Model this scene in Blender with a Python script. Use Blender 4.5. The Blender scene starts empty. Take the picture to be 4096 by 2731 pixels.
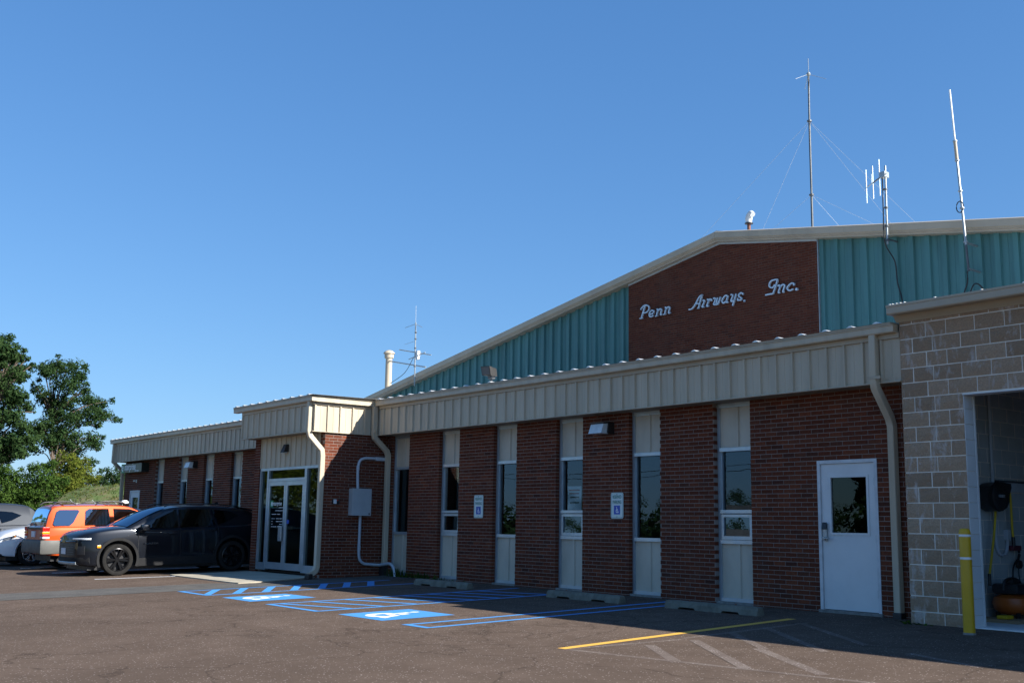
import bpy, bmesh, math, random
from mathutils import Vector, Matrix
random.seed(7)
R = math.radians
SC = bpy.context.scene
COL = SC.collection

# ---------------------------------------------------------------- camera
cam_data = bpy.data.cameras.new("camera")
cam = bpy.data.objects.new("camera", cam_data)
COL.objects.link(cam)
CAMLOC = Vector((4.6729, -13.7737, 1.1427))
yaw, pitch, roll = 0.9103, 0.1653, 0.0166
fwd = Vector((-math.sin(yaw) * math.cos(pitch), math.cos(yaw) * math.cos(pitch), math.sin(pitch)))
rgt = Vector((math.cos(yaw), math.sin(yaw), 0))
upv = rgt.cross(fwd)
r2 = math.cos(roll) * rgt + math.sin(roll) * upv
u2 = -math.sin(roll) * rgt + math.cos(roll) * upv
M = Matrix.Identity(4)
for i in range(3):
    M[i][0], M[i][1], M[i][2], M[i][3] = r2[i], u2[i], -fwd[i], CAMLOC[i]
cam.matrix_world = M
cam_data.sensor_fit = 'HORIZONTAL'
cam_data.sensor_width = 36.0
cam_data.lens = 39.028
cam_data.clip_start = 0.1
cam_data.clip_end = 3000
SC.camera = cam

# ---------------------------------------------------------------- sky and sun
SUN_TO = Vector((4.4, 2.0, 3.06)).normalized()
sun_el = math.asin(SUN_TO.z)
sun_rot = math.atan2(SUN_TO.x, SUN_TO.y)
world = bpy.data.worlds.new("World")
SC.world = world
world.use_nodes = True
wn = world.node_tree
bg = wn.nodes['Background']
sky = wn.nodes.new('ShaderNodeTexSky')
sky.sky_type = 'NISHITA'
sky.sun_disc = False
sky.sun_elevation = sun_el
sky.sun_rotation = sun_rot
sky.air_density, sky.dust_density, sky.ozone_density = 1.0, 0.3, 3.0
# film-like response of the blue channel, the same for the whole dome
sep = wn.nodes.new('ShaderNodeSeparateColor')
cmb = wn.nodes.new('ShaderNodeCombineColor')
wn.links.new(sky.outputs[0], sep.inputs[0])
for i, (ex, sc_) in enumerate(((0.85, 0.956), (0.70, 1.78), (0.60, 3.06))):
    p = wn.nodes.new('ShaderNodeMath'); p.operation = 'POWER'; p.inputs[1].default_value = ex
    m = wn.nodes.new('ShaderNodeMath'); m.operation = 'MULTIPLY'; m.inputs[1].default_value = sc_
    wn.links.new(sep.outputs[i], p.inputs[0]); wn.links.new(p.outputs[0], m.inputs[0]); wn.links.new(m.outputs[0], cmb.inputs[i])
wn.links.new(cmb.outputs[0], bg.inputs[0])
bg.inputs[1].default_value = 0.05
sd = bpy.data.lights.new("sun", 'SUN')
sd.energy = 5.0
sd.angle = R(0.5)
sd.color = (1.0, 0.965, 0.90)
so = bpy.data.objects.new("sun", sd)
COL.objects.link(so)
so.rotation_euler = SUN_TO.to_track_quat('Z', 'Y').to_euler()
so.location = (20, 10, 20)
SC.view_settings.view_transform = 'Standard'
SC.view_settings.look = 'None'
SC.view_settings.exposure = 1.0
SC.view_settings.gamma = 1.0
SC.view_settings.use_curve_mapping = False
SC.cycles.max_bounces = 8
SC.cycles.transparent_max_bounces = 16

# ---------------------------------------------------------------- helpers
INV = {}

def tag(o, label=None, cat=None, group=None, kind=None):
    if label: o['label'] = label
    if cat: o['category'] = cat
    if group: o['group'] = group
    if kind: o['kind'] = kind
    return o

def link(name, mesh, parent=None):
    o = bpy.data.objects.new(name, mesh)
    COL.objects.link(o)
    if parent is not None:
        o.parent = parent
        if parent.name in INV:
            o.matrix_parent_inverse = INV[parent.name]
    return o

def thing(name, label, cat, loc=(0, 0, 0), rot=(0, 0, 0), group=None, local=False):
    """an Empty at the base of a thing; local=True: parts are built in its own axes"""
    o = bpy.data.objects.new(name, None)
    COL.objects.link(o)
    o.empty_display_size = 0.2
    o.location = loc
    o.rotation_euler = rot
    if not local:
        INV[o.name] = Matrix.Translation(-Vector(loc))
    return tag(o, label, cat, group)

class MB:
    def __init__(self):
        self.v = []; self.f = []
    def add(self, vs, fs):
        n = len(self.v)
        self.v.extend([tuple(a) for a in vs])
        self.f.extend([tuple(i + n for i in f) for f in fs])
        return self
    def box(self, x0, x1, y0, y1, z0, z1):
        if x0 > x1: x0, x1 = x1, x0
        if y0 > y1: y0, y1 = y1, y0
        if z0 > z1: z0, z1 = z1, z0
        return self.add([(x0, y0, z0), (x1, y0, z0), (x1, y1, z0), (x0, y1, z0), (x0, y0, z1), (x1, y0, z1), (x1, y1, z1), (x0, y1, z1)],
                        [(0, 3, 2, 1), (4, 5, 6, 7), (0, 1, 5, 4), (1, 2, 6, 5), (2, 3, 7, 6), (3, 0, 4, 7)])
    def bbox(self, x0, x1, y0, y1, z0, z1, b=0.005):
        """box with bevelled edges"""
        bm = bmesh.new()
        bmesh.ops.create_cube(bm, size=1.0)
        for vv in bm.verts:
            vv.co = Vector(((x0 + x1) / 2 + vv.co.x * abs(x1 - x0), (y0 + y1) / 2 + vv.co.y * abs(y1 - y0), (z0 + z1) / 2 + vv.co.z * abs(z1 - z0)))
        bmesh.ops.bevel(bm, geom=bm.edges[:], offset=b, segments=2, affect='EDGES', profile=0.6)
        bm.verts.ensure_lookup_table()
        bm.verts.index_update()
        self.add([vv.co for vv in bm.verts], [[q.index for q in fc.verts] for fc in bm.faces])
        bm.free()
        return self
    def prism(self, poly, h0, h1, axis='z'):
        """extrude a 2d polygon; axis z: (x,y); axis y: (x,z); axis x: (y,z)"""
        n = len(poly)
        def P(a, h):
            return (a[0], a[1], h) if axis == 'z' else ((a[0], h, a[1]) if axis == 'y' else (h, a[0], a[1]))
        vs = [P(a, h0) for a in poly] + [P(a, h1) for a in poly]
        fs = [tuple(range(n - 1, -1, -1)), tuple(range(n, 2 * n))] + [(i, (i + 1) % n, n + (i + 1) % n, n + i) for i in range(n)]
        return self.add(vs, fs)
    def sweep(self, pts, sec, up=(0, 0, 1), cap=True, scale=None):
        """sweep a closed 2d section (list of (a,b)) along a polyline"""
        pts = [Vector(p) for p in pts]
        m = len(sec); rings = []
        U = Vector(up)
        for i, p in enumerate(pts):
            if i == 0: t = pts[1] - p
            elif i == len(pts) - 1: t = p - pts[i - 1]
            else: t = (pts[i + 1] - p).normalized() + (p - pts[i - 1]).normalized()
            t.normalize()
            u_ = U - t * U.dot(t)
            if u_.length < 1e-4: u_ = Vector((1, 0, 0)) - t * t.x
            u_.normalize(); s_ = t.cross(u_)
            k = 1.0
            if 0 < i < len(pts) - 1:
                k = 1.0 / max(0.5, math.cos((pts[i + 1] - p).angle(p - pts[i - 1]) / 2))
            sc = scale[i] if scale else 1.0
            rings.append([p + s_ * (a * sc) + u_ * (b * sc) for a, b in sec])
        vs = [q for rg in rings for q in rg]
        fs = []
        for i in range(len(rings) - 1):
            for j in range(m):
                a = i * m + j; b = i * m + (j + 1) % m
                fs.append((a, b, b + m, a + m))
        if cap:
            fs.append(tuple(range(m - 1, -1, -1))); fs.append(tuple((len(rings) - 1) * m + j for j in range(m)))
        return self.add(vs, fs)
    def tube(self, pts, r, n=8, up=(0, 0, 1), scale=None):
        return self.sweep(pts, [(r * math.cos(2 * math.pi * k / n), r * math.sin(2 * math.pi * k / n)) for k in range(n)], up, True, scale)
    def cyl(self, c, r, z0, z1, n=20, axis='z', r1=None):
        r1 = r if r1 is None else r1
        def P(a, b, h):
            return (c[0] + a, c[1] + b, h) if axis == 'z' else ((c[0] + a, h, c[1] + b) if axis == 'y' else (h, c[0] + a, c[1] + b))
        vs = [P(r * math.cos(2 * math.pi * k / n), r * math.sin(2 * math.pi * k / n), z0) for k in range(n)]
        vs += [P(r1 * math.cos(2 * math.pi * k / n), r1 * math.sin(2 * math.pi * k / n), z1) for k in range(n)]
        fs = [tuple(range(n - 1, -1, -1)), tuple(range(n, 2 * n))] + [(i, (i + 1) % n, n + (i + 1) % n, n + i) for i in range(n)]
        return self.add(vs, fs)
    def lathe(self, prof, c=(0, 0, 0), n=24, axis='z', a0=0.0, a1=2 * math.pi):
        """prof: (r,h) pairs"""
        m = len(prof); full = abs(a1 - a0 - 2 * math.pi) < 1e-6
        k = n if full else n + 1
        vs = []
        for i in range(k):
            a = a0 + (a1 - a0) * i / n
            for r_, h in prof:
                x, y = r_ * math.cos(a), r_ * math.sin(a)
                vs.append((c[0] + x, c[1] + y, c[2] + h) if axis == 'z' else ((c[0] + x, c[1] + h, c[2] + y) if axis == 'y' else (c[0] + h, c[1] + x, c[2] + y)))
        fs = []
        for i in range(n):
            for j in range(m - 1):
                a = i * m + j; b = ((i + 1) % k) * m + j
                fs.append((a, b, b + 1, a + 1))
        return self.add(vs, fs)
    def mesh(self, name, mat=None, smooth=False, fix=True):
        me = bpy.data.meshes.new(name)
        me.from_pydata(self.v, [], self.f)
        if fix:
            bm = bmesh.new(); bm.from_mesh(me)
            bmesh.ops.recalc_face_normals(bm, faces=bm.faces)
            bm.to_mesh(me); bm.free()
        if mat is not None:
            for m in (mat if isinstance(mat, (list, tuple)) else [mat]): me.materials.append(m)
        if smooth:
            for p in me.polygons: p.use_smooth = True
            try: me.set_sharp_from_angle(angle=R(smooth if smooth is not True else 40))
            except Exception: pass
        me.update()
        return me
    def build(self, name, mat, parent=None, smooth=False, fix=True):
        return link(name, self.mesh(name, mat, smooth, fix), parent)

def catmull(pts, n=6, closed=False):
    out = []
    P = [Vector(p) for p in pts]
    for i in range(len(P) - 1):
        a = P[i - 1] if i > 0 else P[i] * 2 - P[i + 1]
        b, c = P[i], P[i + 1]
        d = P[i + 2] if i + 2 < len(P) else P[i + 1] * 2 - P[i]
        for k in range(n):
            t = k / n
            out.append(0.5 * ((2 * b) + (c - a) * t + (2 * a - 5 * b + 4 * c - d) * t * t + (3 * b - a - 3 * c + d) * t ** 3))
    out.append(P[-1])
    return out

# ---------------------------------------------------------------- materials
def newmat(name):
    m = bpy.data.materials.new(name)
    m.use_nodes = True
    nt = m.node_tree
    return m, nt, nt.nodes['Principled BSDF']

def nd(nt, t, **kw):
    n = nt.nodes.new(t)
    for k, v in kw.items(): setattr(n, k, v)
    return n

def ramp(nt, fac, stops, interp='LINEAR'):
    r = nd(nt, 'ShaderNodeValToRGB')
    r.color_ramp.interpolation = interp
    e = r.color_ramp.elements
    while len(e) < len(stops): e.new(0.5)
    for i, (p, c) in enumerate(stops):
        e[i].position = p
        e[i].color = (c, c, c, 1) if isinstance(c, (int, float)) else (*c, 1)
    nt.links.new(fac, r.inputs[0])
    return r.outputs[0]

def noise(nt, scale, detail=4.0, rough=0.55, vec=None, dist=0.0):
    n = nd(nt, 'ShaderNodeTexNoise')
    n.inputs['Scale'].default_value = scale
    n.inputs['Detail'].default_value = detail
    n.inputs['Roughness'].default_value = rough
    n.inputs['Distortion'].default_value = dist
    if vec is not None: nt.links.new(vec, n.inputs['Vector'])
    return n.outputs[0]

def coords(nt, scale=(1, 1, 1), kind='Object', loc=(0, 0, 0)):
    tc = nd(nt, 'ShaderNodeTexCoord')
    mp = nd(nt, 'ShaderNodeMapping')
    mp.inputs['Scale'].default_value = scale
    mp.inputs['Location'].default_value = loc
    nt.links.new(tc.outputs[kind], mp.inputs[0])
    return mp.outputs[0]

def worldpos(nt, scale=(1, 1, 1)):
    g = nd(nt, 'ShaderNodeNewGeometry')
    mp = nd(nt, 'ShaderNodeMapping')
    mp.inputs['Scale'].default_value = scale
    nt.links.new(g.outputs['Position'], mp.inputs[0])
    return mp.outputs[0]

def mix(nt, fac, a, b, blend='MIX'):
    m = nd(nt, 'ShaderNodeMix', data_type='RGBA', blend_type=blend)
    for s, x in ((0, fac), (6, a), (7, b)):
        if isinstance(x, (int, float)): m.inputs[s].default_value = x
        elif isinstance(x, tuple): m.inputs[s].default_value = (*x, 1)
        else: nt.links.new(x, m.inputs[s])
    return m.outputs[2]

def bump(nt, bsdf, h, strength=0.3, dist=0.01):
    b = nd(nt, 'ShaderNodeBump')
    b.inputs['Strength'].default_value = strength
    b.inputs['Distance'].default_value = dist
    nt.links.new(h, b.inputs['Height'])
    nt.links.new(b.outputs[0], bsdf.inputs['Normal'])

def plain(name, col, rough=0.5, metal=0.0, var=0.12, scale=3.0, bstr=0.0, bscale=60.0, coat=0.0, stretch=(1, 1, 1), spec=0.5, var2=None):
    """painted or bare surface with a little wear"""
    m, nt, b = newmat(name)
    vec = worldpos(nt, stretch)
    n1 = noise(nt, scale, 5, 0.6, vec)
    dark = tuple(c * (1 - var * 2) for c in col) if var2 is None else var2
    lite = tuple(min(1, c * (1 + var)) for c in col)
    c1 = ramp(nt, n1, [(0.3, dark), (0.55, col), (0.8, lite)])
    nt.links.new(c1, b.inputs['Base Color'])
    rr = ramp(nt, noise(nt, scale * 2.3, 3, 0.5, vec), [(0.3, max(0.0, rough - 0.08)), (0.7, min(1, rough + 0.08))])
    nt.links.new(rr, b.inputs['Roughness'])
    b.inputs['Metallic'].default_value = metal
    b.inputs['Coat Weight'].default_value = coat
    b.inputs['Coat Roughness'].default_value = 0.04
    b.inputs['Specular IOR Level'].default_value = spec
    if bstr: bump(nt, b, noise(nt, bscale, 4, 0.6, vec), bstr, 0.004)
    return m

def flat(name, col, rough=0.5, metal=0.0):
    m, nt, b = newmat(name)
    b.inputs['Base Color'].default_value = (*col, 1)
    b.inputs['Roughness'].default_value = rough
    b.inputs['Metallic'].default_value = metal
    return m

def emit(name, col, s):
    m, nt, b = newmat(name)
    b.inputs['Base Color'].default_value = (*col, 1)
    b.inputs['Emission Color'].default_value = (*col, 1)
    b.inputs['Emission Strength'].default_value = s
    return m

def asphalt(name, dark, base, lite, speck=0.5, patches=True):
    m, nt, b = newmat(name)
    pos = worldpos(nt)
    big = noise(nt, 0.22, 6, 0.62, pos, 0.6)
    mid = noise(nt, 2.2, 6, 0.65, pos)
    fine = noise(nt, 90, 3, 0.7, pos)
    c = ramp(nt, mid, [(0.25, dark), (0.5, base), (0.8, lite)])
    if patches:
        c = mix(nt, ramp(nt, big, [(0.38, 0.0), (0.62, 0.75)]), c, tuple(x * 0.74 for x in base))
        st = noise(nt, 0.55, 3, 0.4, worldpos(nt, (1, 1.6, 1)))
        c = mix(nt, ramp(nt, st, [(0.70, 0.0), (0.78, 0.6)]), c, tuple(x * 0.45 for x in base))
        # faint long cracks
        vo = nd(nt, 'ShaderNodeTexVoronoi', feature='DISTANCE_TO_EDGE')
        vo.inputs['Scale'].default_value = 0.28
        wob = nd(nt, 'ShaderNodeVectorMath', operation='ADD')
        nn = nd(nt, 'ShaderNodeTexNoise'); nn.inputs['Scale'].default_value = 1.4; nn.inputs['Detail'].default_value = 6
        nt.links.new(pos, nn.inputs['Vector'])
        nt.links.new(pos, wob.inputs[0]); nt.links.new(nn.outputs[1], wob.inputs[1])
        nt.links.new(wob.outputs[0], vo.inputs['Vector'])
        c = mix(nt, ramp(nt, vo.outputs['Distance'], [(0.0, 0.75), (0.007, 0.0)]), c, tuple(x * 0.4 for x in base))
    c = mix(nt, ramp(nt, fine, [(0.35, 0.55), (0.62, 0.0)]), c, tuple(x * 0.45 for x in base))
    v = nd(nt, 'ShaderNodeTexVoronoi')
    v.inputs['Scale'].default_value = 38
    nt.links.new(pos, v.inputs['Vector'])
    sp = nd(nt, 'ShaderNodeSeparateColor')
    nt.links.new(v.outputs['Color'], sp.inputs[0])
    pick = ramp(nt, sp.outputs[0], [(0.80, 0.0), (0.82, 1.0)])
    dot = ramp(nt, v.outputs['Distance'], [(0.22, 1.0), (0.34, 0.0)])
    mm = nd(nt, 'ShaderNodeMath', operation='MULTIPLY')
    nt.links.new(pick, mm.inputs[0]); nt.links.new(dot, mm.inputs[1])
    m2 = nd(nt, 'ShaderNodeMath', operation='MULTIPLY'); m2.inputs[1].default_value = speck
    nt.links.new(mm.outputs[0], m2.inputs[0])
    c = mix(nt, m2.outputs[0], c, (0.55, 0.47, 0.42))
    nt.links.new(c, b.inputs['Base Color'])
    b.inputs['Roughness'].default_value = 0.95
    b.inputs['Specular IOR Level'].default_value = 0.04
    bump(nt, b, noise(nt, 55, 5, 0.7, pos), 0.6, 0.012)
    return m

def paintmark(name, col, wear=0.35):
    """road paint with the aggregate showing through"""
    m, nt, b = newmat(name)
    pos = worldpos(nt)
    n = noise(nt, 45, 4, 0.7, pos)
    n2 = noise(nt, 3, 4, 0.6, pos)
    f = nd(nt, 'ShaderNodeMath', operation='ADD'); nt.links.new(n, f.inputs[0]); nt.links.new(n2, f.inputs[1])
    nt.links.new(mix(nt, ramp(nt, f.outputs[0], [(wear * 1.6 + 0.18, 0.75), (wear * 1.6 + 0.40, 0.0)]), col, (0.17, 0.12, 0.10)), b.inputs['Base Color'])
    b.inputs['Roughness'].default_value = 0.75
    bump(nt, b, n, 0.35, 0.008)
    return m

def brickmat(name, stops, island=True):
    m, nt, b = newmat(name)
    g = nd(nt, 'ShaderNodeNewGeometry'); oi = nd(nt, 'ShaderNodeObjectInfo')
    a = nd(nt, 'ShaderNodeMath', operation='ADD')
    nt.links.new(g.outputs['Random Per Island'], a.inputs[0]); nt.links.new(oi.outputs['Random'], a.inputs[1])
    fr = nd(nt, 'ShaderNodeMath', operation='FRACT'); nt.links.new(a.outputs[0], fr.inputs[0])
    pos = worldpos(nt)
    c = ramp(nt, fr.outputs[0], stops)
    c = mix(nt, ramp(nt, noise(nt, 30, 4, 0.65, pos), [(0.35, 0.45), (0.65, 0.0)]), c, tuple(x * 0.5 for x in stops[0][1]))
    # weathering streaks with a shape of their own
    c = mix(nt, ramp(nt, noise(nt, 1.1, 5, 0.6, worldpos(nt, (1, 1, 0.35))), [(0.55, 0.0), (0.75, 0.35)]), c, (0.085, 0.05, 0.04))
    nt.links.new(c, b.inputs['Base Color'])
    b.inputs['Roughness'].default_value = 0.85
    b.inputs['Specular IOR Level'].default_value = 0.08
    bump(nt, b, noise(nt, 120, 4, 0.7, pos), 0.45, 0.004)
    return m

def glassmat(name, tint=(0.75, 0.82, 0.84), mn=0.12, wav=0.0, refl=(0.55, 0.78, 1.0)):
    """window glass: reflecting more at a slant, seen through otherwise"""
    m, nt, b = newmat(name)
    nt.nodes.remove(b)
    out = nt.nodes['Material Output']
    t = nd(nt, 'ShaderNodeBsdfTransparent'); t.inputs[0].default_value = (*tint, 1)
    gl = nd(nt, 'ShaderNodeBsdfGlossy'); gl.inputs['Roughness'].default_value = 0.0; gl.inputs[0].default_value = (*refl, 1)
    fr = nd(nt, 'ShaderNodeFresnel'); fr.inputs[0].default_value = 1.5
    ad = nd(nt, 'ShaderNodeMath', operation='ADD'); ad.inputs[1].default_value = mn; ad.use_clamp = True
    nt.links.new(fr.outputs[0], ad.inputs[0])
    if wav:
        bp = nd(nt, 'ShaderNodeBump'); bp.inputs['Strength'].default_value = wav; bp.inputs['Distance'].default_value = 0.02
        nt.links.new(noise(nt, 1.8, 2, 0.4, worldpos(nt)), bp.inputs['Height'])
        nt.links.new(bp.outputs[0], gl.inputs['Normal'])
    ms = nd(nt, 'ShaderNodeMixShader')
    nt.links.new(ad.outputs[0], ms.inputs[0]); nt.links.new(t.outputs[0], ms.inputs[1]); nt.links.new(gl.outputs[0], ms.inputs[2])
    nt.links.new(ms.outputs[0], out.inputs[0])
    return m

def leafmat(name, dark, mid, lite):
    m, nt, b = newmat(name)
    nt.nodes.remove(b)
    out = nt.nodes['Material Output']
    g = nd(nt, 'ShaderNodeNewGeometry')
    c = ramp(nt, g.outputs['Random Per Island'], [(0.0, dark), (0.5, mid), (1.0, lite)])
    c = mix(nt, ramp(nt, noise(nt, 0.8, 3, 0.5, worldpos(nt)), [(0.35, 0.0), (0.7, 0.5)]), c, lite)
    d = nd(nt, 'ShaderNodeBsdfDiffuse'); tr = nd(nt, 'ShaderNodeBsdfTranslucent')
    nt.links.new(c, d.inputs[0]); nt.links.new(c, tr.inputs[0])
    ms = nd(nt, 'ShaderNodeMixShader'); ms.inputs[0].default_value = 0.35
    nt.links.new(d.outputs[0], ms.inputs[1]); nt.links.new(tr.outputs[0], ms.inputs[2])
    nt.links.new(ms.outputs[0], out.inputs[0])
    return m

def carpaint(name, col, metal=0.3, flake=0.0, rough=0.3, coat=1.0):
    m, nt, b = newmat(name)
    lw = nd(nt, 'ShaderNodeLayerWeight'); lw.inputs[0].default_value = 0.35
    c = mix(nt, lw.outputs['Facing'], tuple(min(1, x * 1.15) for x in col), tuple(x * 0.7 for x in col))
    c = mix(nt, ramp(nt, noise(nt, 2.5, 5, 0.7, worldpos(nt)), [(0.5, 0.0), (0.8, 0.25)]), c, tuple(x * 1.25 + 0.004 for x in col))
    nt.links.new(c, b.inputs['Base Color'])
    b.inputs['Metallic'].default_value = metal
    b.inputs['Roughness'].default_value = rough
    b.inputs['Coat Weight'].default_value = coat
    b.inputs['Specular IOR Level'].default_value = 0.12
    b.inputs['Coat Roughness'].default_value = 0.03
    return m

def blockmat():
    """split-face concrete block with pale lime bloom"""
    m, nt, b = newmat("split_face_block")
    pos = worldpos(nt)
    oi = nd(nt, 'ShaderNodeObjectInfo')
    c = ramp(nt, oi.outputs['Random'], [(0.0, (0.46, 0.31, 0.20)), (0.5, (0.55, 0.375, 0.245)), (1.0, (0.63, 0.435, 0.29))])
    c = mix(nt, ramp(nt, noise(nt, 40, 6, 0.75, pos), [(0.3, 0.5), (0.6, 0.0)]), c, (0.27, 0.19, 0.14))
    bl = noise(nt, 3.2, 6, 0.7, worldpos(nt, (1.7, 1, .8)), 0.5)
    c = mix(nt, ramp(nt, bl, [(0.54, 0.0), (0.68, 0.7)]), c, (0.80, 0.74, 0.70))
    c = mix(nt, ramp(nt, noise(nt, 160, 2, 0.6, pos), [(0.68, 0.0), (0.75, 0.6)]), c, (0.6, 0.57, 0.53))
    nt.links.new(c, b.inputs['Base Color'])
    b.inputs['Roughness'].default_value = 0.92
    b.inputs['Specular IOR Level'].default_value = 0.25
    bump(nt, b, noise(nt, 34, 9, 0.78, pos), 1.0, 0.045)
    return m

MT = dict(
    asphalt=asphalt("parking_asphalt", (0.100, 0.072, 0.055), (0.142, 0.103, 0.079), (0.182, 0.134, 0.105)),
    asphalt2=asphalt("newer_asphalt", (0.085, 0.080, 0.074), (0.125, 0.118, 0.108), (0.165, 0.155, 0.14), 0.3, False),
    grass=plain("grass_ground", (0.10, 0.14, 0.035), 0.95, var=0.3, scale=0.9, var2=(0.20, 0.16, 0.08)),
    mound=plain("mound_grass", (0.075, 0.115, 0.024), 0.95, var=0.25, scale=0.7, var2=(0.19, 0.125, 0.065)),
    brick=brickmat("red_brick", [(0.0, (0.112, 0.034, 0.019)), (0.25, (0.165, 0.046, 0.024)), (0.5, (0.125, 0.038, 0.022)), (0.7, (0.205, 0.060, 0.030)), (0.85, (0.145, 0.053, 0.032)), (1.0, (0.080, 0.030, 0.021))]),
    brick_old=brickmat("gable_brick", [(0.0, (0.10, 0.031, 0.019)), (0.3, (0.14, 0.042, 0.024)), (0.6, (0.12, 0.037, 0.022)), (0.8, (0.16, 0.052, 0.029)), (1.0, (0.082, 0.030, 0.021))]),
    mortar=plain("mortar", (0.26, 0.21, 0.185), 0.95, var=0.15, scale=5, bstr=0.3),
    mortar2=plain("gable_mortar", (0.13, 0.098, 0.083), 0.95, var=0.2, scale=3, bstr=0.3),
    cmu=blockmat(),
    cmu_joint=plain("block_mortar", (0.80, 0.73, 0.63), 0.95, var=0.12, scale=4, bstr=0.4),
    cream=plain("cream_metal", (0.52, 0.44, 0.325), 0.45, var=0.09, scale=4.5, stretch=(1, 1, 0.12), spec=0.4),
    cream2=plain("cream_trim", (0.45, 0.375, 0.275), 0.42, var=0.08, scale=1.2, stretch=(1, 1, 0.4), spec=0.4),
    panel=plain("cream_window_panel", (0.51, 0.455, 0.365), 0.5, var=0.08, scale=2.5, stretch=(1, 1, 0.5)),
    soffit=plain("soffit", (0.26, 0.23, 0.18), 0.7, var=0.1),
    teal=plain("teal_siding", (0.075, 0.205, 0.205), 0.55, var=0.13, scale=3.5, stretch=(1, 1, 0.10), spec=0.4),
    roof=plain("galvanised_roof", (0.72, 0.72, 0.70), 0.35, 0.4, var=0.08, scale=2),
    alu=plain("aluminium_frame", (0.44, 0.50, 0.54), 0.38, 0.55, var=0.07, scale=3),
    white=plain("white_paint", (0.66, 0.67, 0.67), 0.5, var=0.05, scale=1.5),
    whitefr=plain("white_door_frame", (0.60, 0.61, 0.62), 0.5, var=0.1, scale=6),
    concrete=plain("concrete_slab", (0.42, 0.37, 0.28), 0.9, var=0.14, scale=1.8, bstr=0.4),
    stopc=plain("wheel_stop_concrete", (0.17, 0.16, 0.125), 0.92, var=0.2, scale=7, bstr=0.6, bscale=45),
    sill=plain("sill_concrete", (0.24, 0.23, 0.21), 0.92, var=0.2, scale=6, bstr=0.4),
    blue=paintmark("blue_paint", (0.060, 0.27, 0.60), 0.20),
    wpaint=paintmark("white_road_paint", (0.78, 0.80, 0.82), 0.17),
    yellow=paintmark("yellow_road_paint", (0.72, 0.40, 0.06), 0.10),
    faded=asphalt("faded_road_paint", (0.125, 0.095, 0.078), (0.185, 0.145, 0.122), (0.25, 0.205, 0.175), 0.8, False),
    glass=glassmat("window_glass", (0.55, 0.62, 0.62), 0.025, 0.03),
    glass2=glassmat("door_glass", (0.40, 0.45, 0.43), 0.01, 0.03, (0.5, 0.62, 0.6)),
    hopper=glassmat("hopper_glass", (0.5, 0.55, 0.55), 0.06, 0.03),
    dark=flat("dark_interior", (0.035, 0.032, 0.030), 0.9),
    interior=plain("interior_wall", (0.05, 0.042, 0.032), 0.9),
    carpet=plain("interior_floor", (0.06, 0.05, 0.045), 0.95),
    tube=emit("fluorescent_tube", (1.0, 0.97, 0.9), 1.0),
    black=plain("black_plastic", (0.018, 0.018, 0.02), 0.45, var=0.1),
    rubber=plain("rubber", (0.020, 0.019, 0.018), 0.85, var=0.15, scale=12, spec=0.15),
    grey=plain("grey_steel_box", (0.40, 0.44, 0.46), 0.5, var=0.05),
    pvc=plain("grey_conduit", (0.45, 0.50, 0.55), 0.5, var=0.06),
    galv=plain("galvanised_steel", (0.36, 0.39, 0.40), 0.4, 0.5, var=0.1, scale=9),
    galvd=plain("dark_steel", (0.10, 0.11, 0.12), 0.5, 0.3, var=0.1),
    rust=plain("rusty_pipe", (0.22, 0.085, 0.05), 0.8, var=0.25, scale=12),
    letter=plain("aluminium_letter", (0.60, 0.70, 0.78), 0.4, 0.25, var=0.05),
    signw=plain("reflective_sign_white", (0.62, 0.70, 0.68), 0.4, var=0.04),
    signg=flat("sign_green", (0.012, 0.17, 0.125), 0.5),
    signb=flat("sign_blue", (0.012, 0.07, 0.42), 0.4),
    signwhite=flat("sign_symbol_white", (0.80, 0.83, 0.85), 0.4),
    entg=flat("logo_green", (0.0, 0.22, 0.085), 0.4),
    entd=flat("sign_dark_face", (0.022, 0.03, 0.024), 0.35),
    lens=plain("prismatic_lens", (0.62, 0.68, 0.70), 0.25, var=0.05),
    bronze=plain("bronze_housing", (0.022, 0.021, 0.020), 0.5),
    byellow=plain("bollard_yellow", (0.56, 0.33, 0.006), 0.5, var=0.05),
    reflect=plain("reflective_tape", (0.80, 0.82, 0.82), 0.3),
    gwall=plain("garage_wall_paint", (0.42, 0.46, 0.47), 0.7, var=0.06),
    gfloor=plain("garage_floor_paint", (0.70, 0.72, 0.72), 0.6, var=0.1, scale=2),
    orange=plain("tank_orange", (0.45, 0.10, 0.015), 0.45),
    hose=plain("yellow_hose", (0.60, 0.42, 0.02), 0.5),
    card=plain("cardboard", (0.32, 0.23, 0.14), 0.9),
    bark=plain("bark", (0.15, 0.115, 0.09), 0.95, var=0.3, scale=4, bstr=0.6, bscale=10),
    leaf1=leafmat("oak_leaf", (0.014, 0.036, 0.015), (0.028, 0.060, 0.022), (0.06, 0.10, 0.034)),
    leaf2=leafmat("bush_leaf", (0.024, 0.055, 0.012), (0.046, 0.092, 0.020), (0.08, 0.13, 0.028)),
    leaf3=leafmat("yellow_leaf", (0.055, 0.09, 0.014), (0.10, 0.135, 0.022), (0.16, 0.17, 0.03)),
    leaf4=leafmat("cedar_leaf", (0.018, 0.040, 0.018), (0.034, 0.07, 0.028), (0.065, 0.105, 0.036)),
    blade=leafmat("grass_blade", (0.05, 0.085, 0.017), (0.08, 0.125, 0.025), (0.14, 0.125, 0.05)),
    siding=plain("cream_siding", (0.66, 0.60, 0.40), 0.6),
    shingle=plain("shingle", (0.16, 0.13, 0.11), 0.9),
)

def gz(x, y):
    """the lot falls away from the wall"""
    return 0.03 * max(y, -60) if y < 0 else 0.0

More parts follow.
